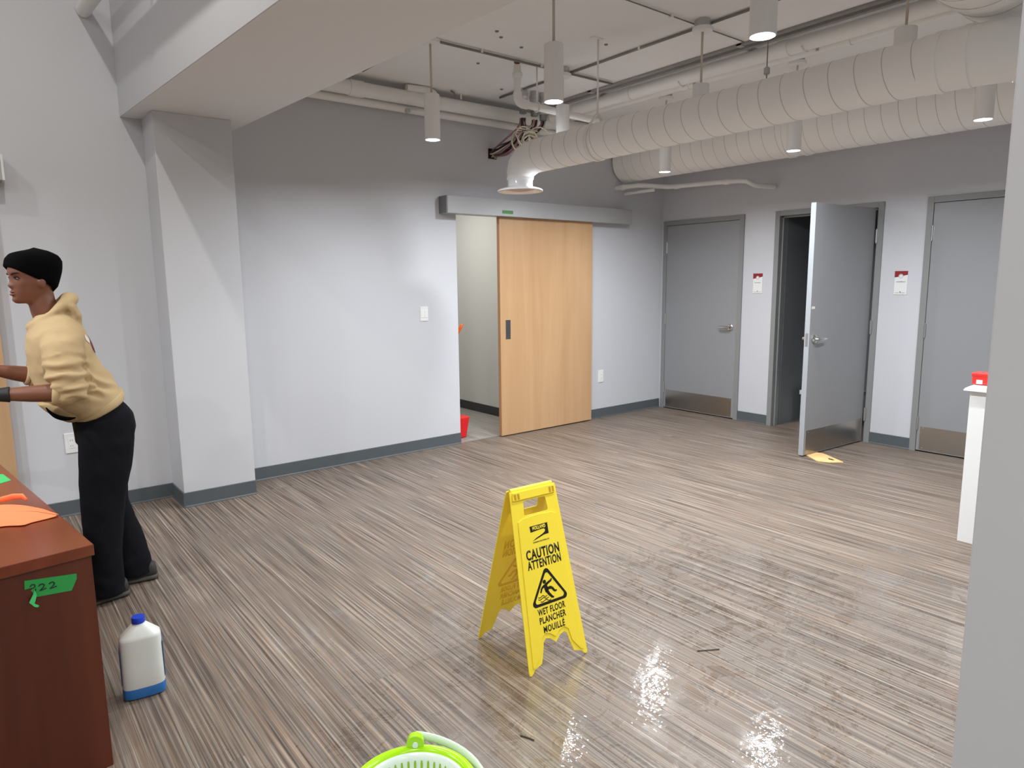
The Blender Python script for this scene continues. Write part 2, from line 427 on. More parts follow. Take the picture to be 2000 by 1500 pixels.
def door(name, a, b_, lbl, hinge_left, has_lever=True, opened=False):
    t = thing(name, (0, (a+b_)/2, 0), lbl, 'door', kind=S)
    fwid = .05; zt = 2.18
    gg = G()
    # pressed-steel frame: profile with stop
    for s, yy in ((1, b_), (-1, a)):
        gg.box((-.018, min(yy, yy-s*fwid), 0), (.135, max(yy, yy-s*fwid), zt))
        y1 = yy-s*fwid; y2 = yy-s*(fwid+.016)
        gg.box((.032, min(y1, y2), 0), (.09, max(y1, y2), zt-fwid))
    gg.box((-.018, a+fwid, zt-fwid), (.135, b_-fwid, zt))
    gg.box((.032, a+fwid, zt-fwid-.016), (.09, b_-fwid, zt-fwid))
    obj('door_frame', gg, M_FRAME, t, bevel=.002)
    ya, yb = a+fwid+.003, b_-fwid-.003
    zl = zt-fwid-.004
    hy = yb if hinge_left else ya
    if not opened:
        leaf = obj('door_leaf', G().box((-.012, ya, .012), (.032, yb, zl)), M_DOOR, t, bevel=.0015)
        gg = G().box((-.0135, ya+.025, .02), (-.012, yb-.025, .225))
        kp = obj('kick_plate', gg, M_STEEL, leaf, label='brushed steel kick plate')
        gg = G()
        for yy in (ya+.05, (ya+yb)/2, yb-.05):
            for zz in (.035, .21): gg.lathe([(.005, -.0155), (.003, -.0165)], (0, yy, zz), 8, 'x')
        obj('plate_screws', gg, M_HINGE, leaf)
        for z in (1.88, 1.06, .252): hinge(t, hy, z, -.016)
        if has_lever:
            ly = ya+.07 if hinge_left else yb-.07
            lever(leaf, (-.012, ly, 1.0), (-1, 0, 0), (0, 1 if hinge_left else -1, 0))
            obj('strike_plate', G().box((-.0195, a+fwid-.006, .95), (-.017, a+fwid+.001, 1.06)), M_HINGE, t)
    else:
        # leaf swung about 93 degrees into the room, hinged on the near jamb
        W = yb-ya; ang = radians(3.6)
        P = Vector((-.020, ya+.012, 0))
        dx = Vector((-cos(ang), sin(ang), 0)); nn = Vector((-sin(ang), -cos(ang), 0))   # leaf direction, visible face normal
        T = .044
        def q(u, v, z): return P + dx*u - nn*v + Vector((0, 0, z))
        def bx(gg, u0_, u1_, v0, v1, z0, z1):
            p8 = [q(u, v, z) for u in (u0_, u1_) for v in (v0, v1) for z in (z0, z1)]
            vv = [gg.b.verts.new(p) for p in p8]
            for f in ((0,1,3,2),(4,6,7,5),(0,4,5,1),(2,3,7,6),(0,2,6,4),(1,5,7,3)): gg.b.faces.new([vv[i] for i in f])
            return gg
        leaf = obj('door_leaf', bx(G(), .006, W-.004, 0, T, .012, zl), M_DOOR, t, bevel=.0015)
        obj('leaf_edge', bx(G(), W-.004, W, 0, T, .012, zl), M_EDGELIT, leaf, label='free edge of the open door, coloured paler for the light on it')
        obj('kick_plate', bx(G(), .03, W-.03, -.0015, 0, .02, .225), M_STEEL, leaf, label='brushed steel kick plate')
        gg = G()
        for u in (.06, W*.36, W*.64, W-.06):
            for z in (.035, .21): gg.tube([q(u, -.0015, z), q(u, -.003, z)], [.006, .004], 8)
        obj('plate_screws', gg, M_HINGE, leaf)
        obj('latch_plate', bx(G(), W, W+.0012, .01, .034, .95, 1.06), M_HINGE, leaf)
        obj('sticker', bx(G(), W-.06, W-.015, -.0008, 0, 1.262, 1.283), M_PRINTW, leaf, label='small cream sticker')
        lever(leaf, q(W-.07, 0, 1.01), nn, -dx)
        lever(leaf, q(W-.07, T, 1.01), -nn, -dx)
        for z in (1.88, 1.07, .265):
            hinge(t, ya-.006, z, -.026)
    return t
door('door_1', D[0][0], D[0][1], 'closed grey door nearest the room corner, lever handle on its right', True)
door('door_2', D[1][0], D[1][1], 'grey middle door standing wide open over a wooden wedge', False, True, True)
door('door_3', D[2][0], D[2][1], 'closed grey door partly hidden by the near wall', True)

# storeroom behind the open door (unlit)
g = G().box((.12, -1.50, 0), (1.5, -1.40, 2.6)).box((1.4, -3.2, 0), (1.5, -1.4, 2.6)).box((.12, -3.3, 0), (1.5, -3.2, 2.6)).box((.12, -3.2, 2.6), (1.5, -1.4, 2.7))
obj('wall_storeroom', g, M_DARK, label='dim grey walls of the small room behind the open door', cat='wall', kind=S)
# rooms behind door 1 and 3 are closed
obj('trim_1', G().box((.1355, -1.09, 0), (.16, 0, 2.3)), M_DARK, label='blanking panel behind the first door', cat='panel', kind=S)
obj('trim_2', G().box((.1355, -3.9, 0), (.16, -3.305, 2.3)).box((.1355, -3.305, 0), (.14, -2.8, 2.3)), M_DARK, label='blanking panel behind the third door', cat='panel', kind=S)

# corridor behind the sliding door
g = G().box((-1.83, .12, 0), (-1.73, 3.1, 2.7)).box((-3.8, 3.0, 0), (-1.73, 3.1, 2.7)).box((-3.8, .12, 0), (-3.7, 3.1, 2.7)).box((-3.7, .12, 2.7), (-1.73, 3.1, 2.8))
obj('wall_corridor', g, M_CORR, label='pale corridor walls seen through the sliding door opening', cat='wall', kind=S)
obj('baseboard_corridor', G().box((-1.842, .12, 0), (-1.83, 3.0, .1)), M_BASED, label='black baseboard in the corridor behind the sliding door', cat='baseboard', kind=S)
cl = thing('ceiling_light', (-2.8, 1.1, 2.66), 'round downlight on the corridor ceiling behind the sliding door', 'light')
obj('housing', G().lathe([(.09, .04), (.09, 0), (.07, 0)], (-2.8, 1.1, 2.655), 24), M_LAMP, cl, smooth='auto')
obj('lens', G().lathe([(.068, .002), (.068, -.002)], (-2.8, 1.1, 2.655), 24), M_LENS, cl)

# ================================================================== lamps
def light(name, kind, loc, energy, size, col, spread=None, parent=None, rot=None):
    d = bpy.data.lights.new(name, kind); d.energy = energy; d.color = col
    if kind == 'AREA':
        d.shape = 'DISK'; d.size = size
        if spread: d.spread = radians(spread)
    else: d.shadow_soft_size = size
    o = bpy.data.objects.new(name, d); COL.objects.link(o); o.location = loc
    if rot: o.rotation_euler = rot
    if parent: adopt(o, parent)
    return o
LCOL = (0.905, 0.95, 1.0)
light('corridor_glow', 'AREA', (-2.8, 1.1, 2.645), CORR_W, .12, (1.0, .98, .93), 170, cl)

LX, LY, LZ = (-3.91, -2.66, -1.53), (-1.265, -2.465, -3.68), 2.45
def pendant(x, y, LZ=LZ):
    t = thing('pendant_lamp', (x, y, LZ))
    prof = [(.0505, 0), (.0515, .004), (.0515, .284), (.049, .287), (.012, .287), (.012, .296), (.006, .298)]
    obj('shade', G().lathe([(.046, .012), (.0475, 0)] + prof, (x, y, LZ), 32), M_LAMP, t, smooth='auto')
    obj('lens', G().lathe([(.0465, .008), (.0465, .004), (.035, .001)], (x, y, LZ), 28), M_LENS, t)
    obj('cord', G().tube([(x, y, LZ+.295), (x, y, 3.055)], .0072, 8), M_CORD, t, smooth=True)
    obj('canopy', G().lathe([(.02, -.012), (.062, -.008), (.064, 0), (.064, .012), (.06, .014)], (x, y, 3.06), 28), M_LAMP, t, smooth='auto')
    obj('junction_box', G().lathe([(.05, 0), (.05, .046)], (x, y, 3.074), 8), M_GALV, t)
    light('lamp_glow', 'AREA', (x, y, LZ-.002), LAMP_W, .088, LCOL, 167, t)
    return t
labels = {
 (0, 0): 'white cylinder pendant hanging closest to the boxed beam, against the long wall',
 (0, 1): 'white cylinder pendant hanging in front of the grey cable connectors',
 (0, 2): 'white cylinder pendant cut off by the top edge, its lens glaring',
 (1, 0): 'white cylinder pendant whose lower end hides behind the slim duct near its diffuser',
 (1, 1): 'white cylinder pendant behind the middle of the slim duct, lens peeping out below',
 (1, 2): 'white cylinder pendant behind the slim duct near its bend, only its top showing',
 (2, 0): 'white cylinder pendant hanging before the left end of the fat duct, nearest the corner',
 (2, 1): 'white cylinder pendant hanging before the middle of the fat duct, above the open door',
 (2, 2): 'white cylinder pendant before the fat duct beside the near wall'}
p0 = None
for i, x in enumerate(LX):
    for j, y in enumerate(LY):
        if p0 is None: p = p0 = pendant(x, y)
        elif (i, j) == (1, 0): p = pendant(x-.047, y+.037, 2.56)        # hung a little shorter
        else:
            p = dup(p0); p.location = (x, y, LZ)
        props(p, labels[(i, j)], 'lamp', 'white cylinder pendants under the ceiling')

# unseen pendants added as fill for the camera side and the desk wall
for k, (x, y) in enumerate(((-3.91, -4.90), (-3.91, -6.12), (-6.35, -6.9), (-7.6, -1.265), (-7.6, -2.465))):
    p = dup(p0); p.location = (x, y, LZ)
    props(p, ('unseen white cylinder pendant added as fill right of the camera, outside the picture', 'unseen white cylinder pendant added as fill behind the camera on the right', 'unseen white cylinder pendant added as fill behind the camera on the left', 'unseen white cylinder pendant added as fill over the far part of the desk, outside the picture', 'unseen white cylinder pendant added as fill over the near part of the desk, outside the picture')[k], 'lamp', 'white cylinder pendants under the ceiling')

# high lamps over the desk area (out of frame); last two are added fill
for (lx, ly, lz, wt), lb in (((-6.09, -2.2, 4.30, LEFT_W[0]), 'small round ceiling lamp above the person'), ((-7.85, -1.42, 4.15, LEFT_W[1]), 'small round ceiling lamp above the far end of the desk'), ((-7.0, -5.9, 4.2, 42.0), 'unseen small round fill lamp added above and behind the camera'), ((-8.6, -4.4, 4.2, 32.0), 'unseen small round fill lamp added left of the camera')):
    t = thing('ceiling_lamp', (lx, ly, lz), lb, 'lamp')
    obj('housing', G().lathe([(.06, .012), (.06, 4.4-lz)], (lx, ly, lz), 24), M_LAMP, t, smooth='auto')
    obj('lens', G().lathe([(.055, .004), (.055, .012)], (lx, ly, lz), 24), M_LENS, t)
    light('lamp_glow', 'AREA', (lx, ly, lz), wt, .07, (1.0, .97, .92), 175, t)

# ================================================================== ceiling services
def pipe_run(name, pts, r, m, lbl, cat, rings_=(), seg=16):
    t = thing(name, pts[0], lbl, cat)
    obj('run', G().tube(pts, r, seg), m, t, smooth='auto')
    for k, (p, d, rr_, l) in enumerate(rings_):
        p = Vector(p); d = Vector(d)
        obj('coupling', G().tube([p-d*l, p+d*l], rr_, seg), m, t, smooth='auto')
    return t
# big pipes under the ceiling along the long wall
X, Y, Z = Vector((1, 0, 0)), Vector((0, 1, 0)), Vector((0, 0, 1))
wp_ = pipe_run('water_pipe', [(-4.78, -.15, 3.015), (-1.0, -.15, 3.015)], .055, M_PIPE, 'thick white pipe under the ceiling along the long wall', 'pipe', [((-1.95, -.15, 3.015), X, .062, .06), ((-3.9, -.15, 3.015), X, .062, .06)])
dp_ = pipe_run('drain_pipe', [(-4.78, -.06, 2.95), (-1.0, -.06, 2.95)], .034, M_PIPE, 'thinner white pipe tucked below the thick one on the long wall', 'pipe')
# elbow, stub and brackets at the wall pipes
obj('branch_elbow', G().tube([(-3.46, -.17, 3.085), (-3.3, -.18, 3.09), (-3.24, -.18, 3.09), (-3.205, -.18, 3.075), (-3.19, -.18, 3.05)], .03, 14), M_PIPE, wp_, smooth='auto')
t = dp_
obj('sprinkler_stub', G().tube([(-3.33, -.09, 2.935), (-3.44, -.16, 2.91)], .014, 10), M_PIPE, t, smooth='auto')
obj('sprinkler_nozzle', G().tube([(-3.44, -.16, 2.91), (-3.47, -.185, 2.902), (-3.475, -.19, 2.90)], [.018, .02, .008], 12), M_GALV, t, smooth='auto')
t = thing('pipe_bracket', (-2.93, -.16, 3.12), 'small white bracket fixing the wall pipes to the ceiling', 'bracket')
obj('plate', G().box((-2.99, -.21, 3.112), (-2.87, -.15, 3.12)), M_PIPE, t)
obj('rod', G().tube([(-2.93, -.18, 3.112), (-2.93, -.18, 3.072)], .008, 8), M_PIPE, t)
obj('hook', G().tube([(-3.06, -.22, 3.112), (-3.03, -.225, 3.10), (-3.02, -.23, 3.075), (-3.02, -.225, 3.05)], .007, 8), M_CONDUIT, t, smooth=True)
# pipes running along the ceiling towards the viewer
pipe_run('ceiling_pipe', [(-1.94, -.25, 3.05), (-1.94, -6.5, 3.05)], .05, M_PIPE, 'thick white pipe along the ceiling between the pendant rows', 'pipe', [((-1.94, -2.6, 3.05), Y, .056, .04), ((-1.94, -1.2, 3.05), Y, .056, .04)])
pipe_run('ceiling_pipe', [(-1.69, -.25, 3.075), (-1.69, -6.5, 3.075)], .034, M_PIPE, 'slimmer white pipe beside the thick one along the ceiling', 'pipe', [((-1.69, -1.6, 3.075), Y, .04, .03), ((-1.69, -2.9, 3.075), Y, .04, .03)])
st_ = thing('gap_shade_strip', (-2.03, -3, CEIL), 'dark grey twin strip standing for the ceiling shadow gap beside the thick pipe', 'shade_strip')
obj('shade_strip', G().box((-2.05, -3.9, 3.09), (-2.02, -.3, CEIL-.001)).box((-2.10, -3.9, 3.105), (-2.06, -.3, CEIL-.001)), M_GAPSHADE, st_)  # dark strips drawn for the shadow gap along the ceiling
for yy in (-.9, -2.35, -3.6):
    obj('strip_clamp', G().box((-2.10, yy-.02, 3.1015), (-1.74, yy+.02, CEIL-.001)), M_GALV, st_)
# pipe clamps as seen between the two pipes
for yy, lb in ((-1.75, 'pair of little bolts clamping the ceiling pipes, beside the junction box'), (-2.75, 'pair of little bolts clamping the ceiling pipes, farther from the corner')):
    t = thing('pipe_clamp', (-1.815, yy, 3.06), lb, 'clamp')
    obj('strap', G().tube([(-1.94+.056*cos(a), yy, 3.05+.056*sin(a)) for a in [radians(v) for v in range(-150, 61, 15)]], .006, 6), M_PIPE, t, smooth=True)
    for xx in (-1.84, -1.79): obj('bolt', G().tube([(xx, yy, 3.03), (xx, yy, 3.075)], .011, 8), M_GALV, t)
# conduits that link the lamp boxes
for x, lb in ((-3.91, 'thin grey conduit linking the pendants nearest the beam'), (-2.60, 'thin grey conduit linking the pendants of the middle row'), (-1.53, 'thin grey conduit linking the pendants before the fat duct')):
    t = thing('conduit', (x, -2.5, 3.108), lb, 'conduit')
    obj('tube_length', G().tube([(x, -.3, 3.108), (x, -3.88, 3.108)], .009, 8), M_CONDUIT, t, smooth=True)
    for yy in (-.6, -1.9, -3.1): obj('clip', G().box((x-.014, yy-.008, 3.1), (x+.014, yy+.008, CEIL)), M_PIPE, t)
for y, a, b_, lb in ((-1.195, -4.4, -2.13, 'thin grey conduit crossing the ceiling above the drop pipe'), (-2.41, -4.3, -2.13, 'fine pale line of wire crossing the ceiling at the middle lamps')):
    t = thing('conduit', (a, y, 3.108), lb, 'conduit')
    r_ = .009 if y > -2 else .004
    obj('tube_length', G().tube([(a, y, 3.112-r_), (b_, y, 3.112-r_)], r_, 8), M_CONDUIT, t, smooth=True)
    for xx in (-3.45, -2.9): obj('clip', G().box((xx-.008, y-.014, 3.098), (xx+.008, y+.014, CEIL)), M_PIPE, t)
# drop pipe with elbow
t = thing('drop_pipe', (-3.09, -1.15, 3.1), 'white pipe dropping from the ceiling then turning along it beside the cables', 'pipe')
obj('run', G().tube([(-3.09, -1.15, 3.09), (-3.09, -1.15, 2.89), (-3.088, -1.15, 2.86), (-3.07, -1.15, 2.835), (-3.03, -1.15, 2.825), (-2.0, -1.15, 2.80), (-1.97, -1.15, 2.80)], .027, 14), M_PIPE, t, smooth='auto')
obj('elbow', G().tube([(-3.09, -1.15, 2.90), (-3.088, -1.15, 2.86), (-3.07, -1.15, 2.835), (-3.035, -1.15, 2.826), (-3.0, -1.15, 2.825)], .034, 14), M_PIPE, t, smooth='auto')
obj('coupling', G().lathe([(.036, 0), (.04, .01), (.04, .03), (.034, .04)], (-3.09, -1.15, 3.0), 14), M_PIPE, t, smooth='auto')
obj('copper_nipple', G().lathe([(.014, 0), (.014, .04), (.024, .045), (.024, .056)], (-3.09, -1.15, 3.06), 12), M_RUST, t, smooth='auto', label='brown rusty nipple at the ceiling')
t = thing('hanger_rod', (-2.90, -1.15, CEIL), 'thin white rod holding up the drop pipe', 'rod')
obj('rod', G().tube([(-2.90, -1.15, CEIL), (-2.90, -1.15, 2.859)], .006, 8), M_PIPE, t, smooth=True)
obj('loop', G().tube([(-2.90, -1.15+.035*sin(a), 2.822+.035*cos(a)) for a in [radians(v) for v in range(0, 361, 24)]], .005, 6), M_PIPE, t, smooth=True)
# sprinkler branch near the corner
pipe_run('sprinkler_branch', [(-.80, -.005, 2.50), (-.80, -.10, 2.50), (-.66, -.2, 2.52), (-.42, -.42, 2.50), (-.38, -.55, 2.50), (-.36, -1.22, 2.475), (-.33, -1.30, 2.465), (-.25, -1.335, 2.43), (-.2, -1.35, 2.425), (-.005, -1.41, 2.42)], .024, M_PIPE, 'crooked thin white pipe below the fat duct in the room corner', 'pipe', [((-.36, -1.1, 2.479), Y, .029, .03), ((-.38, -.5, 2.50), Y, .029, .03), ((-.79, -.1, 2.5), Y, .029, .02)], 12)
pipe_run('pipe_stub', [(-.66, -.005, 2.45), (-.64, -.18, 2.455), (-.56, -.34, 2.466)], .016, M_PIPE, 'short white pipe stub under the crooked pipe by the corner', 'pipe', seg=10)

# --- ducts
def helix(g, c0, axis, r, length, pitch, tr, seg=40, start=0.0):
    c0 = Vector(c0); axis = Vector(axis).normalized()
    u = Vector((0, 0, 1)); u = (u-axis*u.dot(axis)).normalized(); v = axis.cross(u)
    n = int(length/pitch*seg); pts = []
    for i in range(n+1):
        a = 2*pi*i/seg + start; pts.append(c0 + axis*(length*i/n) + u*cos(a)*r + v*sin(a)*r)
    g.tube(pts, tr, 4)
# slim duct: along y at x=-2.95, diffuser at the back
DX, DZ, DR = -2.95, 2.455, .122
d1 = thing('slim_duct', (DX, -2.5, DZ), 'slim white spiral duct hanging from straps, with a round diffuser at its end', 'duct')
path = [(DX, -4.0, DZ), (DX, -1.22, DZ), (DX, -1.15, DZ-.004), (DX, -1.08, DZ-.025), (DX, -1.03, DZ-.06), (DX, -1.005, DZ-.105), (DX, -1.0, DZ-.15)]
obj('duct_shell', G().tube(path, [DR, DR, DR, DR, .118, .108, .10], 48), M_DUCT, d1, smooth='auto')
g = G(); helix(g, (DX, -3.98, DZ), (0, 1, 0), DR-.0002, 2.75, .125, .0022)
obj('spiral_seam', g, M_SEAM, d1, smooth=True)
# elbow towards the main duct
g = G(); g.tube([(DX, -3.9, DZ), (DX, -4.06, DZ), (DX+.015, -4.14, DZ), (DX+.05, -4.24, DZ), (DX+.1, -4.36, DZ), (DX+.2, -4.55, DZ), (DX+.5, -5.1, DZ)], DR+.004, 48)
el = obj('elbow', g, M_DUCT, d1, smooth='auto')
for (p, d, r_) in (((DX, -3.97, DZ), (0, 1, 0), DR+.009), ((DX+.002, -4.075, DZ), (-.1, 1, 0), DR+.008), ((DX+.05, -4.24, DZ), (-.4, 1, 0), DR+.008), ((DX+.1, -4.36, DZ), (-.45, 1, 0), DR+.008)):
    p = Vector(p); d = Vector(d).normalized()
    obj('seam_band', G().tube([p-d*.012, p+d*.012], r_, 48), M_DUCT, d1, smooth='auto')
# neck and diffuser
nk = obj('diffuser', G().lathe([(.100, 2.31), (.098, 2.30), (.097, 2.262), (.1, 2.25), (.112, 2.243), (.145, 2.236), (.172, 2.226), (.180, 2.219), (.178, 2.213), (.165, 2.213), (.13, 2.222), (.10, 2.24), (.094, 2.3)], (DX, -1.0, 0), 56, caps=False), M_DIFF, d1, smooth='auto')
obj('diffuser_cone', G().lathe([(.01, 2.218), (.07, 2.22), (.12, 2.230), (.128, 2.236)], (DX, -1.0, 0), 40), M_DIFFI, nk, smooth='auto')
obj('collar', G().lathe([(.104, 2.302), (.104, 2.32)], (DX, -1.0, 0), 48), M_DUCT, d1, smooth='auto')
# straps
t = thing('duct_strap', (DX, -1.84, CEIL), 'flat white strap and rod holding the slim duct near its diffuser', 'strap')
obj('rod', G().tube([(DX, -1.84, CEIL), (DX, -1.84, 2.63)], .006, 8), M_PIPE, t, smooth=True)
obj('rod_plate', G().box((DX-.06, -1.86, 3.114), (DX+.03, -1.82, CEIL)), M_PIPE, t)
R_ = DR+.0045; loop = [(DX, -1.84, 2.64)] + [(DX+R_*sin(a), -1.84, DZ+R_*cos(a)) for a in [radians(v) for v in range(50, 311, 8)]] + [(DX, -1.84, 2.64)]
g = G()
for k in range(len(loop)-1):
    a = Vector(loop[k]); b_ = Vector(loop[k+1]); n_ = ((b_-a).cross(Y)).normalized()*.002
    g.rings([[a-Y*.014-n_, a+Y*.014-n_, a+Y*.014+n_, a-Y*.014+n_], [b_-Y*.014-n_, b_+Y*.014-n_, b_+Y*.014+n_, b_-Y*.014+n_]])
obj('band', g, M_PIPE, t)
t = thing('duct_hanger_wire', (DX, -3.105, CEIL), 'thin wire with a gripper holding the middle of the slim duct', 'wire')
obj('wire', G().tube([(DX, -3.105, CEIL), (DX, -3.105, DZ+DR+.002)], .003, 6), M_CONDUIT, t)
obj('gripper', G().lathe([(.01, 0), (.016, .006), (.016, .034), (.01, .04)], (DX, -3.105, 2.60), 12), M_GALV, t, smooth='auto')
# fat duct: along y beside the right wall, entering the back wall
FX, FZ, FR = -.67, 2.775, .205
d2 = thing('fat_duct', (FX, -2.5, FZ), 'fat white spiral duct running above the three doors', 'duct')
obj('duct_shell', G().tube([(FX, -.02, FZ), (FX, -7.2, FZ-.02)], FR, 56), M_DUCT, d2, smooth='auto')
g = G(); helix(g, (FX, -7.0, FZ-.02), (0, 1, .0029), FR-.0002, 6.95, .125, .0024, 36)
obj('spiral_seam', g, M_SEAM, d2, smooth=True)
for yy in (-1.95, -2.1): obj('joint_band', G().tube([(FX, yy-.014, FZ-.006), (FX, yy+.014, FZ-.006)], FR+.007, 56), M_DUCT, d2, smooth='auto')
obj('takeoff_collar', G().tube([(-.42, -3.62, 2.62), (-.32, -3.62, 2.50), (-.26, -3.62, 2.43)], [.1, .09, .085], 24), M_DUCT, d2, smooth='auto')
# main duct: along x, passing above
MY, MZ, MR = -4.165, 2.85, .25
d3 = thing('main_duct', (-2.5, MY, MZ), 'thickest white spiral duct crossing at the upper right corner', 'duct')
obj('duct_shell', G().tube([(-4.30, MY, MZ), (-1.1, MY, MZ)], MR, 64), M_DUCT, d3, smooth='auto')
g = G(); helix(g, (-4.28, MY, MZ), (1, 0, 0), MR+.0, 3.15, .14, .003, 44)
obj('spiral_seam', g, M_SEAM, d3, smooth=True)
for xx in (-3.05, -2.3): obj('joint_band', G().tube([(xx-.02, MY, MZ), (xx+.02, MY, MZ)], MR+.008, 64), M_DUCT, d3, smooth='auto')

# --- grey connectors and loose cables
cn = []
for k, (x, m_) in enumerate(((-2.585, 0), (-2.46, 1), (-2.36, 2))):
    zt = (3.08, 3.075, 3.05)[k]
    t = thing('cable_connector', (x, -.6, zt), ('grey cable connector sleeve nearest the drop pipe', 'middle grey cable connector sleeve of the three', 'grey cable connector sleeve half hidden behind the hanging lamp')[k], 'connector', 'grey cable connectors under the ceiling')
    obj('sleeve', G().lathe([(.036, -.11), (.038, -.10), (.038, -.02), (.044, -.018), (.044, .004), (.036, .006), (.036, CEIL-zt)], (x, -.6, zt), 18), M_GALV, t, smooth='auto')
    obj('locknut', G().lathe([(.044, -.075), (.046, -.072), (.046, -.058), (.044, -.055)], (x, -.6, zt), 8), M_GALV, t)
    obj('strain_relief', G().lathe([(.026, -.16), (.032, -.155), (.032, -.11)], (x, -.6, zt), 14), M_GREYP, t, smooth='auto')
def bez(p, n=22):
    P = [Vector(v) for v in p]; out = []
    for i in range(n+1):
        t_ = i/n; q_ = list(P)
        while len(q_) > 1: q_ = [q_[k].lerp(q_[k+1], t_) for k in range(len(q_)-1)]
        out.append(q_[0])
    return out
cb = thing('cable_bundle', (-2.47, -.3, 2.8), 'untidy bundle of black, mauve and cream cables sagging into the long wall', 'cables')
hole = Vector((-2.47, -.004, 2.69))
rc = random.Random(3)
for k in range(30):
    sx = rc.choice((-2.585, -2.46, -2.36)) + rc.uniform(-.02, .02)
    s_ = Vector((sx, -.6 + rc.uniform(-.02, .02), 2.885))
    mid = Vector((-2.55 + rc.uniform(-.12, .12), -.58 + rc.uniform(-.08, .1), 2.72 + rc.uniform(-.12, .08)))
    mid2 = Vector((-2.55 + rc.uniform(-.1, .1), -.3 + rc.uniform(-.12, .12), 2.64 + rc.uniform(-.1, .1)))
    e_ = hole + Vector((rc.uniform(-.03, .03), 0, rc.uniform(-.035, .035)))
    m_ = M_CABB if k % 5 in (0, 1) else (M_CABP if k % 5 in (2, 3) else M_CABW)
    obj('cable', G().tube(bez([s_, s_+Vector((0, 0, -.1)), mid, mid2, e_], 18), .0065 if k % 2 else .0085, 6), m_, cb, smooth=True)
for k in range(9):
    a0 = rc.uniform(0, 6.28); c_ = Vector((-2.52 + rc.uniform(-.08, .12), -.6 + rc.uniform(-.08, .04), 2.70 + rc.uniform(-.05, .04))); R1 = rc.uniform(.07, .13)
    pts = [c_ + Vector((R1*cos(a), rc.uniform(-.01, .01), R1*.8*sin(a))) for a in [radians(v) for v in range(0, 331, 22)]]
    obj('cable_loop', G().tube(pts, .006, 6), M_CABW, cb, smooth=True)
obj('cable_tie', G().tube([(-2.53+.11*cos(a), -.58+.05*sin(a), 2.80+.01*sin(a)) for a in [radians(v) for v in range(0, 361, 20)]], .006, 6), M_CABW, cb, smooth=True)
obj('dark_hole_patch', G().box((hole.x-.045, -.012, hole.z-.045), (hole.x+.045, 0, hole.z+.045)), M_CABB, cb)  # black block standing for the shade inside the cable hole

# --- pipe over the desk area with clevis hanger, parallel to the beam
t = thing('wall_pipe', (-5.68, -.01, 3.23), 'white pipe entering the wall at the upper left corner', 'pipe')
obj('run', G().tube([(-5.68, -.004, 3.235), (-5.42, -4.2, 3.235)], .042, 20), M_PIPE, t, smooth='auto')
for q_ in (.28, .72):
    px, py = -5.68+.26*q_, -.004-4.196*q_
    obj('hanger_rod', G().tube([(px, py, 4.4), (px, py, 3.34)], .007, 8), M_GALV, t)
    obj('clevis', G().tube([(px-.046, py, 3.235), (px-.046, py, 3.30), (px, py, 3.345), (px+.046, py, 3.30), (px+.046, py, 3.235), (px+.034, py, 3.20), (px, py, 3.188), (px-.034, py, 3.20), (px-.046, py, 3.235)], .006, 6), M_GALV, t)
# small pits and anchors left in the ceiling
rc = random.Random(11)
for k in range(10):
    px, py = rc.uniform(-4.3, -2.7), rc.uniform(-3.0, -.4)
    tt = obj('ceiling_anchor', G().lathe([(.011, CEIL-.006), (.014, CEIL)], (px, py, 0), 8), M_CONDUIT, label='tiny grey anchor left in the white ceiling', cat='anchor', group='little anchors dotted over the ceiling')

# ================================================================== sliding doors
def sliding(name, x0_, x1_, hx0, hx1, lbl, pull=True, tape=False):
    t = thing(name, ((x0_+x1_)/2, -.06, 0), lbl, 'door', kind=S)
    z1 = 2.125
    leaf = obj('door_leaf', G().box((x0_+.002, -.062, .012), (x1_, -.022, z1)), M_MAPLE, t, bevel=.001)
    obj('leaf_edge', G().box((x0_, -.0618, .012), (x0_+.002, -.0222, z1)), M_MAPEDGE, leaf, label='darker veneered edge')
    if pull:
        f = obj('flush_pull', G().box((-2.382, -.0645, .962), (-2.322, -.062, 1.148)), M_STEEL, leaf, bevel=.001)
        obj('pull_recess', G().box((-2.374, -.0652, .985), (-2.330, -.0640, 1.138)), mat('pull_recess_grey', (110, 110, 112), .4, .8), f)
    hd = obj('track_header', G().box((hx0+.012, -.125, 2.118), (hx1-.09, 0, 2.268)), M_HEAD, t, bevel=.002)
    obj('end_cap', G().box((hx0, -.123, 2.118), (hx0+.012, 0, 2.268)), M_HEADE, hd)
    obj('end_cap', G().box((hx1-.09, -.124, 2.119), (hx1, 0, 2.267)), M_HEAD, hd, bevel=.002)
    return t
sd = sliding('door_4', -2.445, -1.209, -3.068, -.665, 'wide maple sliding door hung from a grey track, half covering its opening')
tp = thing('tape_strip', (-2.39, -.127, 2.155), 'small green tape strip stuck on the grey track above the sliding door', 'tape')
obj('tape', G().box((-2.455, -.1262, 2.142), (-2.325, -.1252, 2.172)), mat('dull_green_tape', (92, 146, 88), .6), tp)
t = thing('door_5', (-6.9, -.06, 0), 'maple sliding door at the far left behind the desk', 'door', kind=S)
obj('door_leaf', G().box((-7.45, -.062, .012), (-6.298, -.022, 2.125)), M_MAPLE, t, bevel=.001)
hd = obj('track_header', G().box((-8.6, -.125, 2.145), (-6.20, 0, 2.295)), M_HEAD, t, bevel=.002)
obj('end_cap', G().box((-6.20, -.124, 2.146), (-6.188, 0, 2.294)), M_PLASTIC, hd)

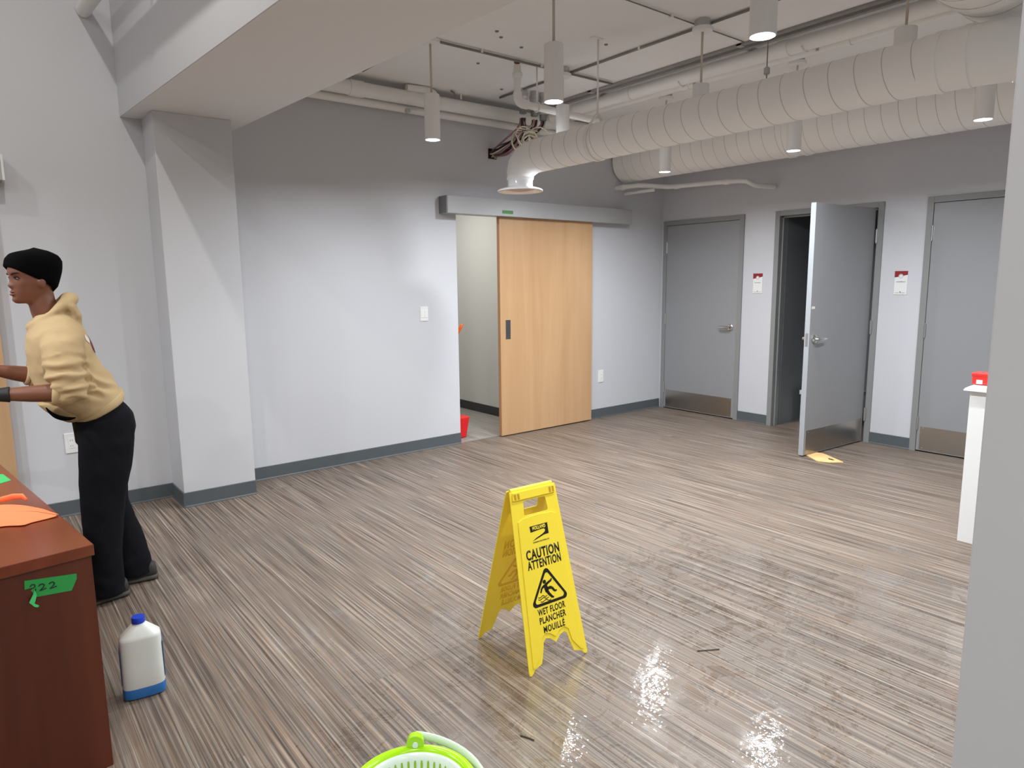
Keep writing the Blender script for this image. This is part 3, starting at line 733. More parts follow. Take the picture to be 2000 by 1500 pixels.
# --- switches, outlets, signs
def plate(name, c, w_, h_, lbl, cat, kind_):
    x, z = c
    t = thing(name, (x, 0, z), lbl, cat)
    obj('cover_plate', G().box((x-w_/2, -.007, z-h_/2), (x+w_/2, 0, z+h_/2)), M_PLASTIC, t, bevel=.003)
    if kind_ == 'switch':
        for s in (-1, 1):
            obj('rocker', G().box((x+s*.0185-.0145, -.0105, z-.033), (x+s*.0185+.0145, -.007, z+.033)), M_LAMP, t, bevel=.002)
    else:
        obj('socket_insert', G().box((x-.017, -.009, z-.034), (x+.017, -.007, z+.034)), M_LAMP, t, bevel=.002)
        for s in (-1, 1):
            gg = G()
            for dx_ in (-.006, .006): gg.box((x+dx_-.0012, -.0096, z+s*.018-.005), (x+dx_+.0012, -.009, z+s*.018+.005))
            obj('socket_slots', gg, M_SLOT, t)
    return t
plate('light_switch', (-3.255, 1.238), .082, .128, 'white double rocker switch on the long wall', 'switch', 'switch')
plate('wall_outlet', (-1.007, .465), .076, .135, 'white power outlet on the wall right of the wooden door', 'outlet', 'o')
plate('wall_outlet', (-5.99, .49), .076, .135, 'white power outlet behind the standing person', 'outlet', 'o')

def sign(yc, lbl):
    t = thing('door_sign', (0, yc, 1.47), lbl, 'sign')
    w_, h_ = .108, .205
    obj('sign_plate', G().box((-.006, yc-w_/2, 1.365), (0, yc+w_/2, 1.365+h_)), M_PLASTIC, t, bevel=.001)
    f = lambda u, v, z: (-.0062-z, yc-u, v)            # u to the right as seen
    zt = 1.365+h_
    poly = [(-w_/2, zt), (-w_/2, zt-.055)] + [(-.022, zt-.050)] + [(.020*cos(a)-.002, zt-.046+.021*sin(a)) for a in [radians(v) for v in range(180, -1, -20)]] + [(.022, zt-.040), (w_/2, zt-.033), (w_/2, zt)]
    obj('red_band', G().prism(poly, 0, .0008, f), M_RED, t)
    ring_ = [(.015*cos(radians(v))-.002, zt-.046+.015*sin(radians(v))) for v in range(0, 360, 24)]
    obj('crest', G().tube([f(a, b_, .0006) for a, b_ in ring_ + ring_[:1]], .0012, 5), M_SLOT, t)
    gg = G(); rr_ = random.Random(int(-yc*100)); u = -.036
    while u < .034:
        s_ = rr_.choice((.005, .007, .004)); hh = rr_.choice((.006, .0075, .010))
        gg.prism([(u, zt-.098), (u+s_*.75, zt-.098), (u+s_*.75, zt-.098+hh), (u, zt-.098+hh)], 0, .0006, f); u += s_+.0012
    obj('name_line', gg, M_SLOT, t, label='small grey line of lettering')
    gg = G(); u = -.042
    while u < .04:
        s_ = rr_.choice((.004, .006))
        if abs(u+.002) > .007: gg.prism([(u, zt-.192), (u+s_*.7, zt-.192), (u+s_*.7, zt-.187), (u, zt-.187)], 0, .0005, f)
        u += s_+.001
    gg.prism([(-.006, zt-.176), (.004, zt-.176), (.003, zt-.194), (-.001, zt-.194)], 0, .0006, f)
    obj('logo_line', gg, M_SLOT, t)
sign(-1.264, 'small white and red door sign between the first door and the open door')
sign(-2.658, 'small white and red door sign right of the open door')

# ================================================================== low white partition with the red thing
pw = thing('low_partition', (-2.07, -4.0, 0), 'slim white low wall end with a cap, beside the near grey wall', 'partition')
obj('panel', G().box((-2.071, -4.06, 0), (-.4, -3.911, .885)), M_PLASTIC, pw, bevel=.002)
g = G(); rs = []
for xx in (-2.105, -2.085, -.4):
    k = 0.0 if xx > -2.1 else .012
    rs.append([Vector((xx, -4.09+k, .885)), Vector((xx, -3.881-k, .885)), Vector((xx, -3.889-k, .897)), Vector((xx, -3.92, .915-k*.4)), Vector((xx, -4.05, .915-k*.4)), Vector((xx, -4.082+k, .897))])
g.rings(rs); obj('cap', g, M_PLASTIC, pw)
t = thing('red_box', (-2.02, -3.945, .915), 'rounded red plastic box standing on the low white wall', 'box')
obj('box_body', G().box((-2.05, -3.99, .916), (-1.97, -3.905, .978)), M_REDC, t, bevel=.012, seg=4)
obj('box_lid', G().box((-2.053, -3.993, .962), (-1.967, -3.902, .984)), M_REDC, t, bevel=.008, seg=3)
obj('box_label', G().box((-2.0515, -3.96, .922), (-2.05, -3.93, .945)), M_PLASTIC, t)

# --- wedge under the open door
t = thing('door_wedge', (-.85, -2.42, 0), 'pale wooden shim holding the open door, lying under its edge', 'wedge')
poly = [(-.766, -2.224), (-.80, -2.23), (-.905, -2.37), (-1.0, -2.50), (-1.004, -2.528), (-.97, -2.60), (-.885, -2.672), (-.84, -2.60), (-.76, -2.47), (-.735, -2.42)]
obj('shim', G().prism(poly, .001, .009), M_WEDGE, t, bevel=.001)
obj('stain', G().prism([(-.86, -2.53), (-.895, -2.55), (-.905, -2.585), (-.885, -2.60), (-.865, -2.57)], .009, .0096), M_TWIG, t, label='dark stain')

# --- white cabinet in the storeroom
t = thing('storage_box', (.45, -1.9, 0), 'small white cabinet on the floor behind the open door', 'cabinet')
obj('carcass', G().box((.40, -2.05, 0), (.8, -1.575, .30)), M_CARTON, t, bevel=.004)
obj('top_panel', G().box((.385, -2.06, .30), (.81, -1.565, .345)), M_CARTON, t, bevel=.003)
obj('groove', G().box((.397, -2.03, .288), (.40, -1.60, .298)), M_SLOT, t)

# --- corridor things: red bucket and mop
t = thing('red_bucket', (-2.78, .26, 0), 'red plastic bucket just inside the sliding door opening', 'bucket')
rs = []
for z, e in ((.004, 0), (.16, .02), (.205, .026)):
    rs.append([Vector((x, y, z)) for x, y in ((-2.89-e, .16-e*.3), (-2.715+e*1.4, .16-e*.3), (-2.70+e*1.4, .19), (-2.70+e*1.4, .36+e), (-2.89-e, .36+e))])
obj('bucket_body', G().rings(rs), M_REDP, t, bevel=.008)
rs = []
for z, s_ in ((.205, 1.04), (.222, 1.04), (.272, .5)):
    rs.append([Vector((-2.78 + (x+2.78)*s_, .27 + (y-.27)*s_, z)) for x, y in ((-3.09, .12), (-2.85, .12), (-2.835, .19), (-2.835, .385), (-3.09, .385))])
obj('bucket_lid', G().rings(rs), M_REDP, t, bevel=.006)
t = thing('mop', (-3.13, .66, 0), 'mop with an orange grip and grey pole leaning inside the opening', 'mop')
a, b_ = Vector((-3.13, .66, .06)), Vector((-2.674, .25, 1.108)); d_ = (b_-a).normalized()
obj('pole', G().tube([a, b_-d_*.12], .011, 12), M_GREYP, t, smooth='auto')
obj('grip', G().tube([b_-d_*.13, b_-d_*.12, b_-d_*.01, b_], [.012, .016, .016, .011], 14), M_ORANGE, t, smooth='auto')
g = G(); rc = random.Random(5)
for k in range(26):
    an = rc.uniform(0, 6.28); q_ = Vector((cos(an)*rc.uniform(.03, .1), sin(an)*rc.uniform(.03, .08), 0))
    g.tube([a+Vector((0, 0, .03)), a+q_*.5+Vector((0, 0, -.01)), Vector((a.x+q_.x, a.y+q_.y, .008))], .007, 5)
obj('mop_strands', g, M_CABW, t, smooth=True)

# ================================================================== desk
DO = Vector((-6.213, -2.932, 0)); th = radians(7.6)
ex = Vector((-cos(th), -sin(th), 0)); ey = Vector((-sin(th), cos(th), 0))
def dk(u, v, z): return DO + ex*u + ey*v + Vector((0, 0, z))
def dbox(g, u0_, u1_, v0, v1, z0, z1):
    p8 = [dk(u, v, z) for u in (u0_, u1_) for v in (v0, v1) for z in (z0, z1)]
    q = [g.b.verts.new(p) for p in p8]
    for f in ((0,1,3,2),(4,6,7,5),(0,4,5,1),(2,3,7,6),(0,2,6,4),(1,5,7,3)): g.b.faces.new([q[i] for i in f])
    return g
DL, DW = 1.83, .92
t = thing('desk', DO, 'reddish brown mahogany desk at the left edge with green tape on it', 'desk')
obj('desk_top', dbox(G(), 0, DW, 0, DL, .705, .74), M_MAHOGT, t, bevel=.002)
obj('end_panel', dbox(G(), .008, DW-.008, .006, .032, 0, .705), M_MAHOG, t, bevel=.001)
obj('end_panel', dbox(G(), .008, DW-.008, DL-.03, DL-.005, 0, .705), M_MAHOG, t, bevel=.001)
obj('modesty_panel', dbox(G(), .008, .03, .032, DL-.03, .02, .705), M_MAHOG, t, bevel=.001)
gm = dk(.215, .735, .741)
obj('grommet', G().lathe([(.03, .0), (.033, .0015), (.031, .003), (.012, .003)], gm, 24), M_BLACK, t, label='dark round cable grommet')

# green tape with handwriting on the desk end
def dface(u, z, d=0.0): return dk(u, .006-d, z)
tp = thing('tape_strip', dface(.12, .64), 'torn green tape with handwritten digits on the desk end', 'tape')
# measured on the panel plane: u to the left of the corner
def tp_uz(x, z): return (-(x+6.213)/cos(th), z)
outl = [tp_uz(-6.392, .681), tp_uz(-6.264, .661), tp_uz(-6.265, .645), tp_uz(-6.281, .613), tp_uz(-6.372, .624), tp_uz(-6.376, .64), tp_uz(-6.380, .648), tp_uz(-6.369, .6545), tp_uz(-6.394, .655)]
obj('tape', G().prism(outl, .0004, .0014, lambda u, z, d: dface(u, z, d)), M_TAPE, tp)
flap = [tp_uz(-6.371, .648), tp_uz(-6.368, .632), tp_uz(-6.372, .622), tp_uz(-6.377, .611), tp_uz(-6.367, .602), tp_uz(-6.371, .599), tp_uz(-6.378, .602), tp_uz(-6.389, .617), tp_uz(-6.377, .635)]
obj('torn_flap', G().prism(flap, .004, .005, lambda u, z, d: dface(u, z, d + (.0 if z > .64 else (.64-z)*.35))), M_TAPE2, tp)
def stroke(pts, par, P, r=.0016, m=M_INK, name='digit'):
    obj(name, G().tube([P(*p) for p in pts], r, 5), m, par)
def two(cx, cz, s):
    return [(cx+.42*s, cz+.30*s), (cx+.30*s, cz+.5*s), (cx-.1*s, cz+.52*s), (cx-.32*s, cz+.28*s), (cx-.12*s, cz-.1*s), (cx+.42*s, cz-.5*s), (cx+.05*s, cz-.46*s), (cx-.55*s, cz-.36*s)]
PF = lambda u, z: dface(u, z, .0018)
c2 = tp_uz(-6.352, .649); c3 = tp_uz(-6.327, .6465); c1 = tp_uz(-6.374, .655)
stroke(two(c2[0], c2[1], .018), tp, PF); stroke(two(c3[0], c3[1], .018), tp, PF)
stroke([(c1[0]+.007, c1[1]+.004), (c1[0]+.002, c1[1]+.010), (c1[0]-.005, c1[1]+.007), (c1[0]-.005, c1[1]+.001), (c1[0]-.001, c1[1]-.002)], tp, PF, .0014)
stroke([(c1[0]-.006, c1[1]-.006), (c1[0]-.004, c1[1]-.015)], tp, PF, .0014)
# tape on the desk top
tp = thing('tape_strip', (-6.42, -1.85, .741), 'green tape corner lying on the desk top at the frame edge', 'tape')
obj('tape', G().prism([(-6.373, -1.909), (-6.395, -1.775), (-6.44, -1.74), (-6.56, -1.80), (-6.56, -1.94), (-6.41, -1.938)], .7402, .7412), M_TAPE2, tp)
# orange cloth
cl_ = thing('cleaning_cloth', (-6.4, -2.45, .74), 'folded orange cleaning cloth lying on the desk top', 'cloth')
out = [(-6.262, -2.565), (-6.272, -2.535), (-6.276, -2.515), (-6.284, -2.505), (-6.296, -2.462), (-6.33, -2.395), (-6.362, -2.335), (-6.40, -2.30), (-6.47, -2.28), (-6.56, -2.29), (-6.60, -2.42), (-6.58, -2.55), (-6.50, -2.575), (-6.43, -2.555), (-6.392, -2.588), (-6.372, -2.603), (-6.362, -2.602), (-6.356, -2.588), (-6.33, -2.580), (-6.30, -2.575)]
cx_, cy_ = -6.42, -2.44
rows = []
for k in range(9):
    f_ = 1 - k/8.0
    row = []
    for (ax, ay) in out + out[:1]:
        px, py = cx_+(ax-cx_)*f_, cy_+(ay-cy_)*f_
        zz = .741 + .016*min(1, (1-f_)*3.0) + .007*noise.noise(Vector((px*14, py*14, 0)))*min(1, (1-f_)*4)
        if k == 0: zz = .7412 + max(0, .006*noise.noise(Vector((px*20, py*20, 3))))
        row.append(Vector((px, py, zz)))
    rows.append(row)
o = obj('folded_sheet', G().grid(rows), M_ORCLOTH, cl_, smooth=True)
md = o.modifiers.new('thick', 'SOLIDIFY'); md.thickness = .003; md.offset = 1
sb = o.modifiers.new('sub', 'SUBSURF'); sb.levels = 1; sb.render_levels = 1
# raised fold at the back and a tail at the desk edge
g = G()
g.tube([(-6.345, -2.345, .762), (-6.355, -2.325, .772), (-6.38, -2.31, .772), (-6.42, -2.30, .766), (-6.5, -2.29, .76)], [(.006, .004), (.011, .006), (.012, .006), (.01, .006), (.006, .005)], 10)
obj('fold', g, M_ORCLOTH, cl_, smooth=True)

# ================================================================== jug
JC = Vector((-6.062, -2.555, 0)); ja = radians(-8)
jx = Vector((cos(ja), sin(ja), 0)); jy = Vector((-sin(ja), cos(ja), 0))
def sup(hw, hd_, z, n=3.6, seg=40, ox=0):
    r = []
    for j in range(seg):
        a = 2*pi*j/seg; c_, s_ = cos(a), sin(a)
        r.append(JC + jx*(ox + hw*math.copysign(abs(c_)**(2/n), c_)) + jy*hd_*math.copysign(abs(s_)**(2/n), s_) + Vector((0, 0, z)))
    return r
t = thing('jug', JC, 'milky white plastic jug with blue cap and a little blue liquid', 'jug')
obj('bottle', G().rings([sup(.070, .042, .042), sup(.0715, .0435, .047), sup(.0705, .0435, .12), sup(.0695, .043, .20), sup(.0695, .043, .228), sup(.068, .042, .236), sup(.063, .039, .242, 3.4), sup(.028, .025, .276, 2.4), sup(.021, .021, .280, 2), sup(.02, .02, .286, 2)]), M_JUG, t, smooth='auto')
obj('liquid', G().rings([sup(.064, .037, .001), sup(.071, .043, .006), sup(.0725, .0445, .02), sup(.072, .044, .04), sup(.071, .043, .043)]), M_BLUEL, t, smooth='auto', label='blue liquid in the bottom')
g = G()
rs = []
for z in (.06, .20):
    rs.append([JC + jx*(.0718-.001) + jy*q_ + Vector((0, 0, z)) for q_ in (-.024, .03)] + [JC + jx*.0728 + jy*q_ + Vector((0, 0, z)) for q_ in (.03, -.024)])
g.rings(rs); obj('side_label', g, M_LABEL, t, label='blue printed side label'); g = G()
rs = []
for z in (.06, .20):
    rs.append([JC - jx*.0708 + jy*q_ + Vector((0, 0, z)) for q_ in (-.024, .03)] + [JC - jx*.0728 + jy*q_ + Vector((0, 0, z)) for q_ in (.03, -.024)])
g.rings(rs)
obj('side_label', g, M_LABEL, t, label='blue printed side label')
cp = obj('cap', G().lathe([(.0205, .283), (.0225, .285), (.0225, .303), (.021, .3065), (.0, .3065)][:4], (JC.x, JC.y, 0), 28), M_BLUECAP, t, smooth='auto')

# ================================================================== wet floor sign
def sign_geom():
    TL = Vector((-4.828, -3.212, .69)); W1, W0 = .232, .298
    Hs = .715
    return TL, W1, W0, Hs
SCX = -4.722
t = thing('wet_floor_sign', (SCX, -3.225, 0), 'yellow folding wet floor sign standing on the damp floor', 'sign')
HT = .690; yf, yb_ = -3.405, -3.045; yc_ = -3.225
Lf = sqrt(HT**2 + (yf-yc_)**2)
hw = lambda v: .150 - (.150-.116)*v/.70
tilt = radians(-2.5)
def sgn(front):
    s = -1 if front else 1
    def f(u, v, d):       # u right, v up the slope, d outwards from the sign
        yy = (yf if front else yb_) - s*0; k = v/Lf
        y = (yf if front else yb_)*(1-k) + (yc_ + s*.008)*k
        nz = abs(yf-yc_)/Lf; ny = HT/Lf
        x_ = SCX + u; y_ = y + s*d*ny; z_ = HT*k + d*nz
        dx_, dy_ = x_-SCX, y_-yc_
        return Vector((SCX + dx_*cos(tilt) - dy_*sin(tilt), yc_ + dx_*sin(tilt) + dy_*cos(tilt), z_))
    return f
FF, FB = sgn(True), sgn(False)
def fill(outer, holes, d0, d1, f):
    """extruded plate with holes (triangulated)"""
    b = bmesh.new()
    loops = []
    for L_ in [outer] + holes:
        vs_ = [b.verts.new((u, v, 0)) for u, v in L_]
        es = [b.edges.new((vs_[i], vs_[(i+1) % len(vs_)])) for i in range(len(vs_))]
        loops.append(vs_)
    bmesh.ops.triangle_fill(b, use_beauty=True, use_dissolve=False, edges=b.edges[:])
    g = G(); mp_ = {}
    tri = [[v for v in fc.verts] for fc in b.faces]
    A = {v: g.b.verts.new(f(v.co.x, v.co.y, d0)) for v in b.verts}
    B = {v: g.b.verts.new(f(v.co.x, v.co.y, d1)) for v in b.verts}
    for tr in tri:
        g.b.faces.new([A[v] for v in reversed(tr)]); g.b.faces.new([B[v] for v in tr])
    for vs_ in loops:
        for i in range(len(vs_)):
            p, q = vs_[i], vs_[(i+1) % len(vs_)]
            g.b.faces.new((A[p], A[q], B[q], B[p]))
    b.free()
    return g
T_ = Lf
def outline(e):        # e = inset
    o_ = [(-hw(T_)+e, T_-e), (-hw(0)+e, .012+e*.6)]
    if e == 0: o_ += [(-hw(0)+.002, .002), (-hw(0)+.010, 0), (-.128, .008), (-.122, .018), (-.083, .030)]
    else: o_ += [(-hw(0)+e+.012, .012+e*.7), (-.083-e*.9, .034+e*.6)]
    o_ += [(-.068-e*.55, .075), (-.060-e*.4, .108+e*.8), (-.048, .119+e), (-.026, .113+e), (0, .090+e*1.1), (.026, .113+e), (.048, .119+e), (.060+e*.4, .108+e*.8), (.068+e*.55, .075)]
    if e == 0: o_ += [(.083, .030), (.122, .018), (.128, .008), (hw(0)-.010, 0), (hw(0)-.002, .002)]
    else: o_ += [(.083+e*.9, .034+e*.6), (hw(0)-e-.012, .012+e*.7)]
    o_ += [(hw(0)-e, .012+e*.6), (hw(T_)-e, T_-e)]
    return o_
hole_ = [(-.060, .616), (-.056, .664), (-.051, .669), (.051, .669), (.056, .664), (.060, .616), (.055, .611), (-.055, .611)]
def inner(e):
    o_ = outline(e)
    o_ = [p for p in o_ if p[1] < T_-.2]
    top = .592
    return [(-hw(top)+e+.004, top), *o_, (hw(top)-e-.004, top), (hw(top)*.6, top+.010), (0, top+.014), (-hw(top)*.6, top+.010)]
for f, nm in ((FF, 'front_panel'), (FB, 'rear_panel')):
    p_ = obj(nm, fill(outline(0), [hole_], 0, .0045, f), M_YEL, t, bevel=.0012)
    obj('raised_field', fill(inner(.020), [], .0045, .0085, f), M_YEL, p_, bevel=.0025, seg=3)
    obj('top_lip', fill([(-.108, T_-.036), (.108, T_-.036), (.104, T_-.004), (-.104, T_-.004)], [], .0045, .012, f), M_YEL, p_, bevel=.003, seg=3)
    for s in (-1, 1):
        for k in range(2):
            gg = G()
            u_ = s*.088 + (k-.5)*.016
            gg.prism([(u_-.0055, T_-.033), (u_+.0055, T_-.033), (u_+.0055, T_-.010), (u_-.0055, T_-.010)], .012, .0124, f)
            obj('hinge_slot', gg, M_YELB, p_, label='dark hinge slot')
obj('hinge_bar', G().tube([Vector((SCX-.105*cos(tilt), yc_-.105*sin(tilt), HT+.002)), Vector((SCX+.105*cos(tilt), yc_+.105*sin(tilt), HT+.002))], .009, 12), M_YEL, t, smooth='auto')

FONT = None
def text_mesh(body, size, f, d, width=None, cu=0.0, v0=0.0, bold=.0, xs=1.0, shear=0.0, m=M_INK, par=None, name='lettering', thick=.0005, mirror=False):
    c = bpy.data.curves.new('tmp', 'FONT'); c.body = body; c.size = size; c.align_x = 'CENTER'; c.fill_mode = 'FRONT'; c.offset = bold; c.shear = shear; c.resolution_u = 3; c.space_character = 1.12
    o = bpy.data.objects.new('tmp', c); COL.objects.link(o)
    dg = bpy.context.evaluated_depsgraph_get(); me = bpy.data.meshes.new_from_object(o.evaluated_get(dg))
    bpy.data.objects.remove(o); bpy.data.curves.remove(c)
    xs_ = [v.co.x for v in me.vertices]
    k = xs
    if width: k = width/(max(xs_)-min(xs_))
    mid = (max(xs_)+min(xs_))/2
    g = G(); g.b.from_mesh(me)
    for v in g.b.verts:
        u = (v.co.x-mid)*k
        if mirror: u = -u
        v.co = f(cu+u, v0+v.co.y, d)
    bpy.data.meshes.remove(me)
    r = bmesh.ops.extrude_face_region(g.b, geom=g.b.faces[:])
    n_ = (f(0, .3, 1) - f(0, .3, 0)).normalized()
    for e_ in r['geom']:
        if isinstance(e_, bmesh.types.BMVert): e_.co += n_*thick
    return obj(name, g, m, par)
def sign_print(f, d, m, par, mirror=False):
    mm = -1 if mirror else 1
    tx = lambda s, v0, h, w_, b_=.0: text_mesh(s, h/.70, f, d, w_, 0, v0, b_*h, m=m, par=par, mirror=mirror)
    tx('CAUTION', .437, .037, .168, .05); tx('ATTENTION', .398, .033, .170, .045)
    tx('WET FLOOR', .2135, .025, .140, .036); tx('PLANCHER', .180, .025, .134, .036); tx('MOUILLÉ', .143, .025, .108, .036)
    if mirror: ln_ = []
    # rounded triangle
    def rt(h0, h1, w_, r_):
        P = [(-w_, h0), (w_, h0), (0, h1)]; o_ = []
        for i in range(3):
            p = Vector(P[i]); a = (Vector(P[i-1])-p).normalized(); b__ = (Vector(P[(i+1) % 3])-p).normalized()
            bis = (a+b__).normalized(); half = a.angle(b__)/2; c = p + bis*(r_/sin(half))
            s_ = p + a*(r_/math.tan(half)); e_ = p + b__*(r_/math.tan(half))
            a0 = atan2(s_.y-c.y, s_.x-c.x); a1 = atan2(e_.y-c.y, e_.x-c.x)
            da = (a1-a0+pi) % (2*pi) - pi
            o_ += [(c.x+r_*cos(a0+da*k/8), c.y+r_*sin(a0+da*k/8)) for k in range(9)]
        return o_
    obj('warning_triangle', fill(rt(.247, .399, .100, .015), [rt(.258, .378, .081, .010)], d, d+.0005, f), m, par)
    def limb(pts, r):
        g_ = []
        for i in range(len(pts)-1):
            a, b__ = Vector(pts[i]), Vector(pts[i+1]); n_ = (b__-a).normalized(); n_ = Vector((-n_.y, n_.x))
            ra, rb = r[i], r[i+1]
            g_.append([a+n_*ra, a-n_*ra, b__-n_*rb, b__+n_*rb])
        return g_
    def P2(X, Yp):      # drawing units of the pictogram to the panel
        a = ((X-450) - .17*(Yp-870))/1.046; b__ = (Yp-870) + .27*a
        return (mm*(a+15)*.00044, .305 - b__*.000354)
    g = G(); L_ = []
    L_ += limb([P2(392, 822), P2(402, 860), P2(418, 908)], [.0085, .0088, .007])
    L_ += limb([P2(408, 885), P2(440, 930), P2(484, 972), P2(500, 966)], [.0072, .0062, .0048, .0028])
    L_ += limb([P2(414, 880), P2(440, 862), P2(472, 862), P2(508, 903), P2(532, 893)], [.0066, .0062, .0056, .0044, .0026])
    L_ += limb([P2(396, 832), P2(430, 802), P2(462, 778), P2(464, 758)], [.0056, .0048, .0042, .0026])
    L_ += limb([P2(386, 838), P2(356, 866), P2(345, 920)], [.0052, .0044, .0034])
    for q in L_: g.prism([(p[0], p[1]) for p in q], d, d+.0005, f)
    hc = P2(383, 795)
    g.prism([(hc[0]+.0088*cos(a), hc[1]+.0078*sin(a)) for a in [2*pi*k/16 for k in range(16)]], d, d+.0005, f)
    obj('slipping_figure', g, m, par)
    g = G()
    for k, (y0, xa, xb) in enumerate(((968, 318, 418), (992, 318, 436), (1016, 345, 466))):
        pts = []
        n = 20
        for i in range(n+1):
            px = xa+(xb-xa)*i/n; pts.append(P2(px, y0 - (px-xa)*.20 + 9*sin(2*pi*i/n*1.5)))
        L_ = limb(pts, [.0015]*(n+1))
        for q in L_: g.prism([(p[0], p[1]) for p in q], d, d+.0005, f)
    obj('wave_lines', g, m, par)
fp = [c for c in t.children if c.name.startswith('front_panel')][0]
rp_ = [c for c in t.children if c.name.startswith('rear_panel')][0]
sign_print(FF, .0086, M_INK, fp)
sign_print(FB, .0086, M_INK, rp_)
sign_print(FB, -.0008, M_YELD, rp_, True)
# maker's mark
g = G()
lu, lv = -.002, .510
logo = [(-.044, .030), (-.045, .054), (.045, .054), (.045, .010), (.020, .009), (-.040, -.006), (-.020, .004), (.014, .014), (.027, .021), (.030, .028), (.024, .034), (-.005, .033)]
obj('maker_mark', fill([(lu+a, lv+b_) for a, b_ in logo], [], .0086, .0091, FF), M_INK, fp)
text_mesh('HOLLAND', .019, FF, .0091, .066, -.002, lv+.0375, .0009, m=M_YEL, par=fp)
text_mesh('CLEANING SOLUTIONS LTD', .007, FF, .0086, .082, .0, lv-.014, .0002, m=M_INK, par=fp, shear=.25)

# ================================================================== spin bucket at the lower edge
BC = Vector((-5.70, -3.935, 0)); BRX = .158
t = thing('spin_bucket', BC, 'lime green mop bucket with a white spin basket at the lower edge', 'bucket')
E_ = 1.0
g = G().lathe([(.105, .0), (.12, .006), (.138, .15), (.150, .245), (.157, .258), (.1635, .268), (.165, .277), (.161, .285), (.152, .289), (.143, .287), (.137, .280), (.135, .268), (.134, .2), (.11, .02)], BC, 64)
obj('bucket_body', g, M_LIME, t, smooth='auto')
bk = obj('basket', G().lathe([(.1365, .274), (.1365, .280), (.134, .2815), (.128, .277), (.1235, .268), (.122, .258), (.109, .16), (.105, .155), (.03, .153), (.03, .175), (.012, .18), (.012, .148), (.11, .148), (.114, .158), (.126, .255), (.13, .268)], BC, 64, caps=False), M_BASKET, t, smooth='auto')
for k in range(44):
    a = 2*pi*k/44; c_, s_ = cos(a), sin(a)
    def rp2(r_, z, e): return Vector((BC.x+c_*r_-s_*.0030*e, BC.y+s_*r_+c_*.0030*e, z))
    rings4 = []
    for r_, z in ((.1230, .2655), (.1222, .2575), (.1103, .170), (.1095, .163)):
        e = .6 if z in (.2655, .163) else 1
        rings4.append([rp2(r_+.002, z, -e), rp2(r_+.002, z, e), rp2(r_-.0012, z, e), rp2(r_-.0012, z, -e)])
    obj('drain_slot', G().rings(rings4), M_LIMED, bk)
# handle ear, pin and white handle folded down
ha = radians(57)
hd3 = Vector((cos(ha), sin(ha), 0)); ht3 = Vector((-sin(ha), cos(ha), 0))
ear_c = BC + hd3*.157 + Vector((0, 0, .296))
obj('handle_ear', G().tube([ear_c-hd3*.012, ear_c+hd3*.012], [.024, .022], 20), M_LIME, t, smooth='auto', bevel=.002)
pts = []
for k in range(25):
    a = ha - pi*k/24
    rr_ = .181 + .004*sin(pi*k/24)
    pts.append(BC + Vector((cos(a)*rr_, sin(a)*rr_, .298 - .10*sin(pi*k/24)*0.35)))
hn = obj('carry_handle', G().tube(pts, [(.013, .0055)]*len(pts), 10, up=(0, 0, 1)), M_BASKET, t, smooth='auto', label='white carrying handle')
obj('pivot_pin', G().tube([ear_c-hd3*.017, ear_c+hd3*.016], .0075, 12), M_BASKET, hn, smooth='auto')

# floor litter
for pts, lb in (([(-4.225, -3.695, .003), (-4.19, -3.72, .004), (-4.144, -3.745, .003)], 'thin dry twig lying on the wet floor right of the sign'), ([(-5.125, -3.645, .003), (-5.113, -3.665, .003), (-5.105, -3.693, .003)], 'short dark thread lying on the floor near the green bucket')):
    obj('twig', G().tube(bez(pts, 8), .0022, 5), M_TWIG, label=lb, cat='litter')

# ================================================================== the person
person = thing('person', (-6.0, -1.5, 0), 'person in tan hoodie, black trousers and black beanie leaning over the desk', 'person')
def remeshed(name, g, vox, sm, m, parent, post=None, it=2, **kw):
    me = bpy.data.meshes.new('tmp'); bmesh.ops.recalc_face_normals(g.b, faces=g.b.faces); g.b.to_mesh(me); g.b.free()
    o = bpy.data.objects.new('tmp', me); COL.objects.link(o)
    r = o.modifiers.new('r', 'REMESH'); r.mode = 'VOXEL'; r.voxel_size = vox; r.use_smooth_shade = True
    s_ = o.modifiers.new('s', 'SMOOTH'); s_.factor = .5; s_.iterations = sm
    dg = bpy.context.evaluated_depsgraph_get(); m2 = bpy.data.meshes.new_from_object(o.evaluated_get(dg)); m2.name = name
    bpy.data.objects.remove(o); bpy.data.meshes.remove(me)
    if post:
        nn = [v.normal.copy() for v in m2.vertices]
        for v, n_ in zip(m2.vertices, nn): v.co += n_*post(v.co, n_)
    return obj(name, m2, m, parent, smooth=True, **kw)
def ell(c, hx, hy, seg=24, tilt_=0.0, n=2.0):
    """horizontal-ish ring, tilted about y by tilt_"""
    c = Vector(c); r = []
    for j in range(seg):
        a = 2*pi*j/seg; ca, sa = cos(a), sin(a)
        u = hx*math.copysign(abs(ca)**(2/n), ca); v = hy*math.copysign(abs(sa)**(2/n), sa)
        r.append(c + Vector((u*cos(tilt_), v, u*sin(tilt_))))
    return r
PY = -1.47
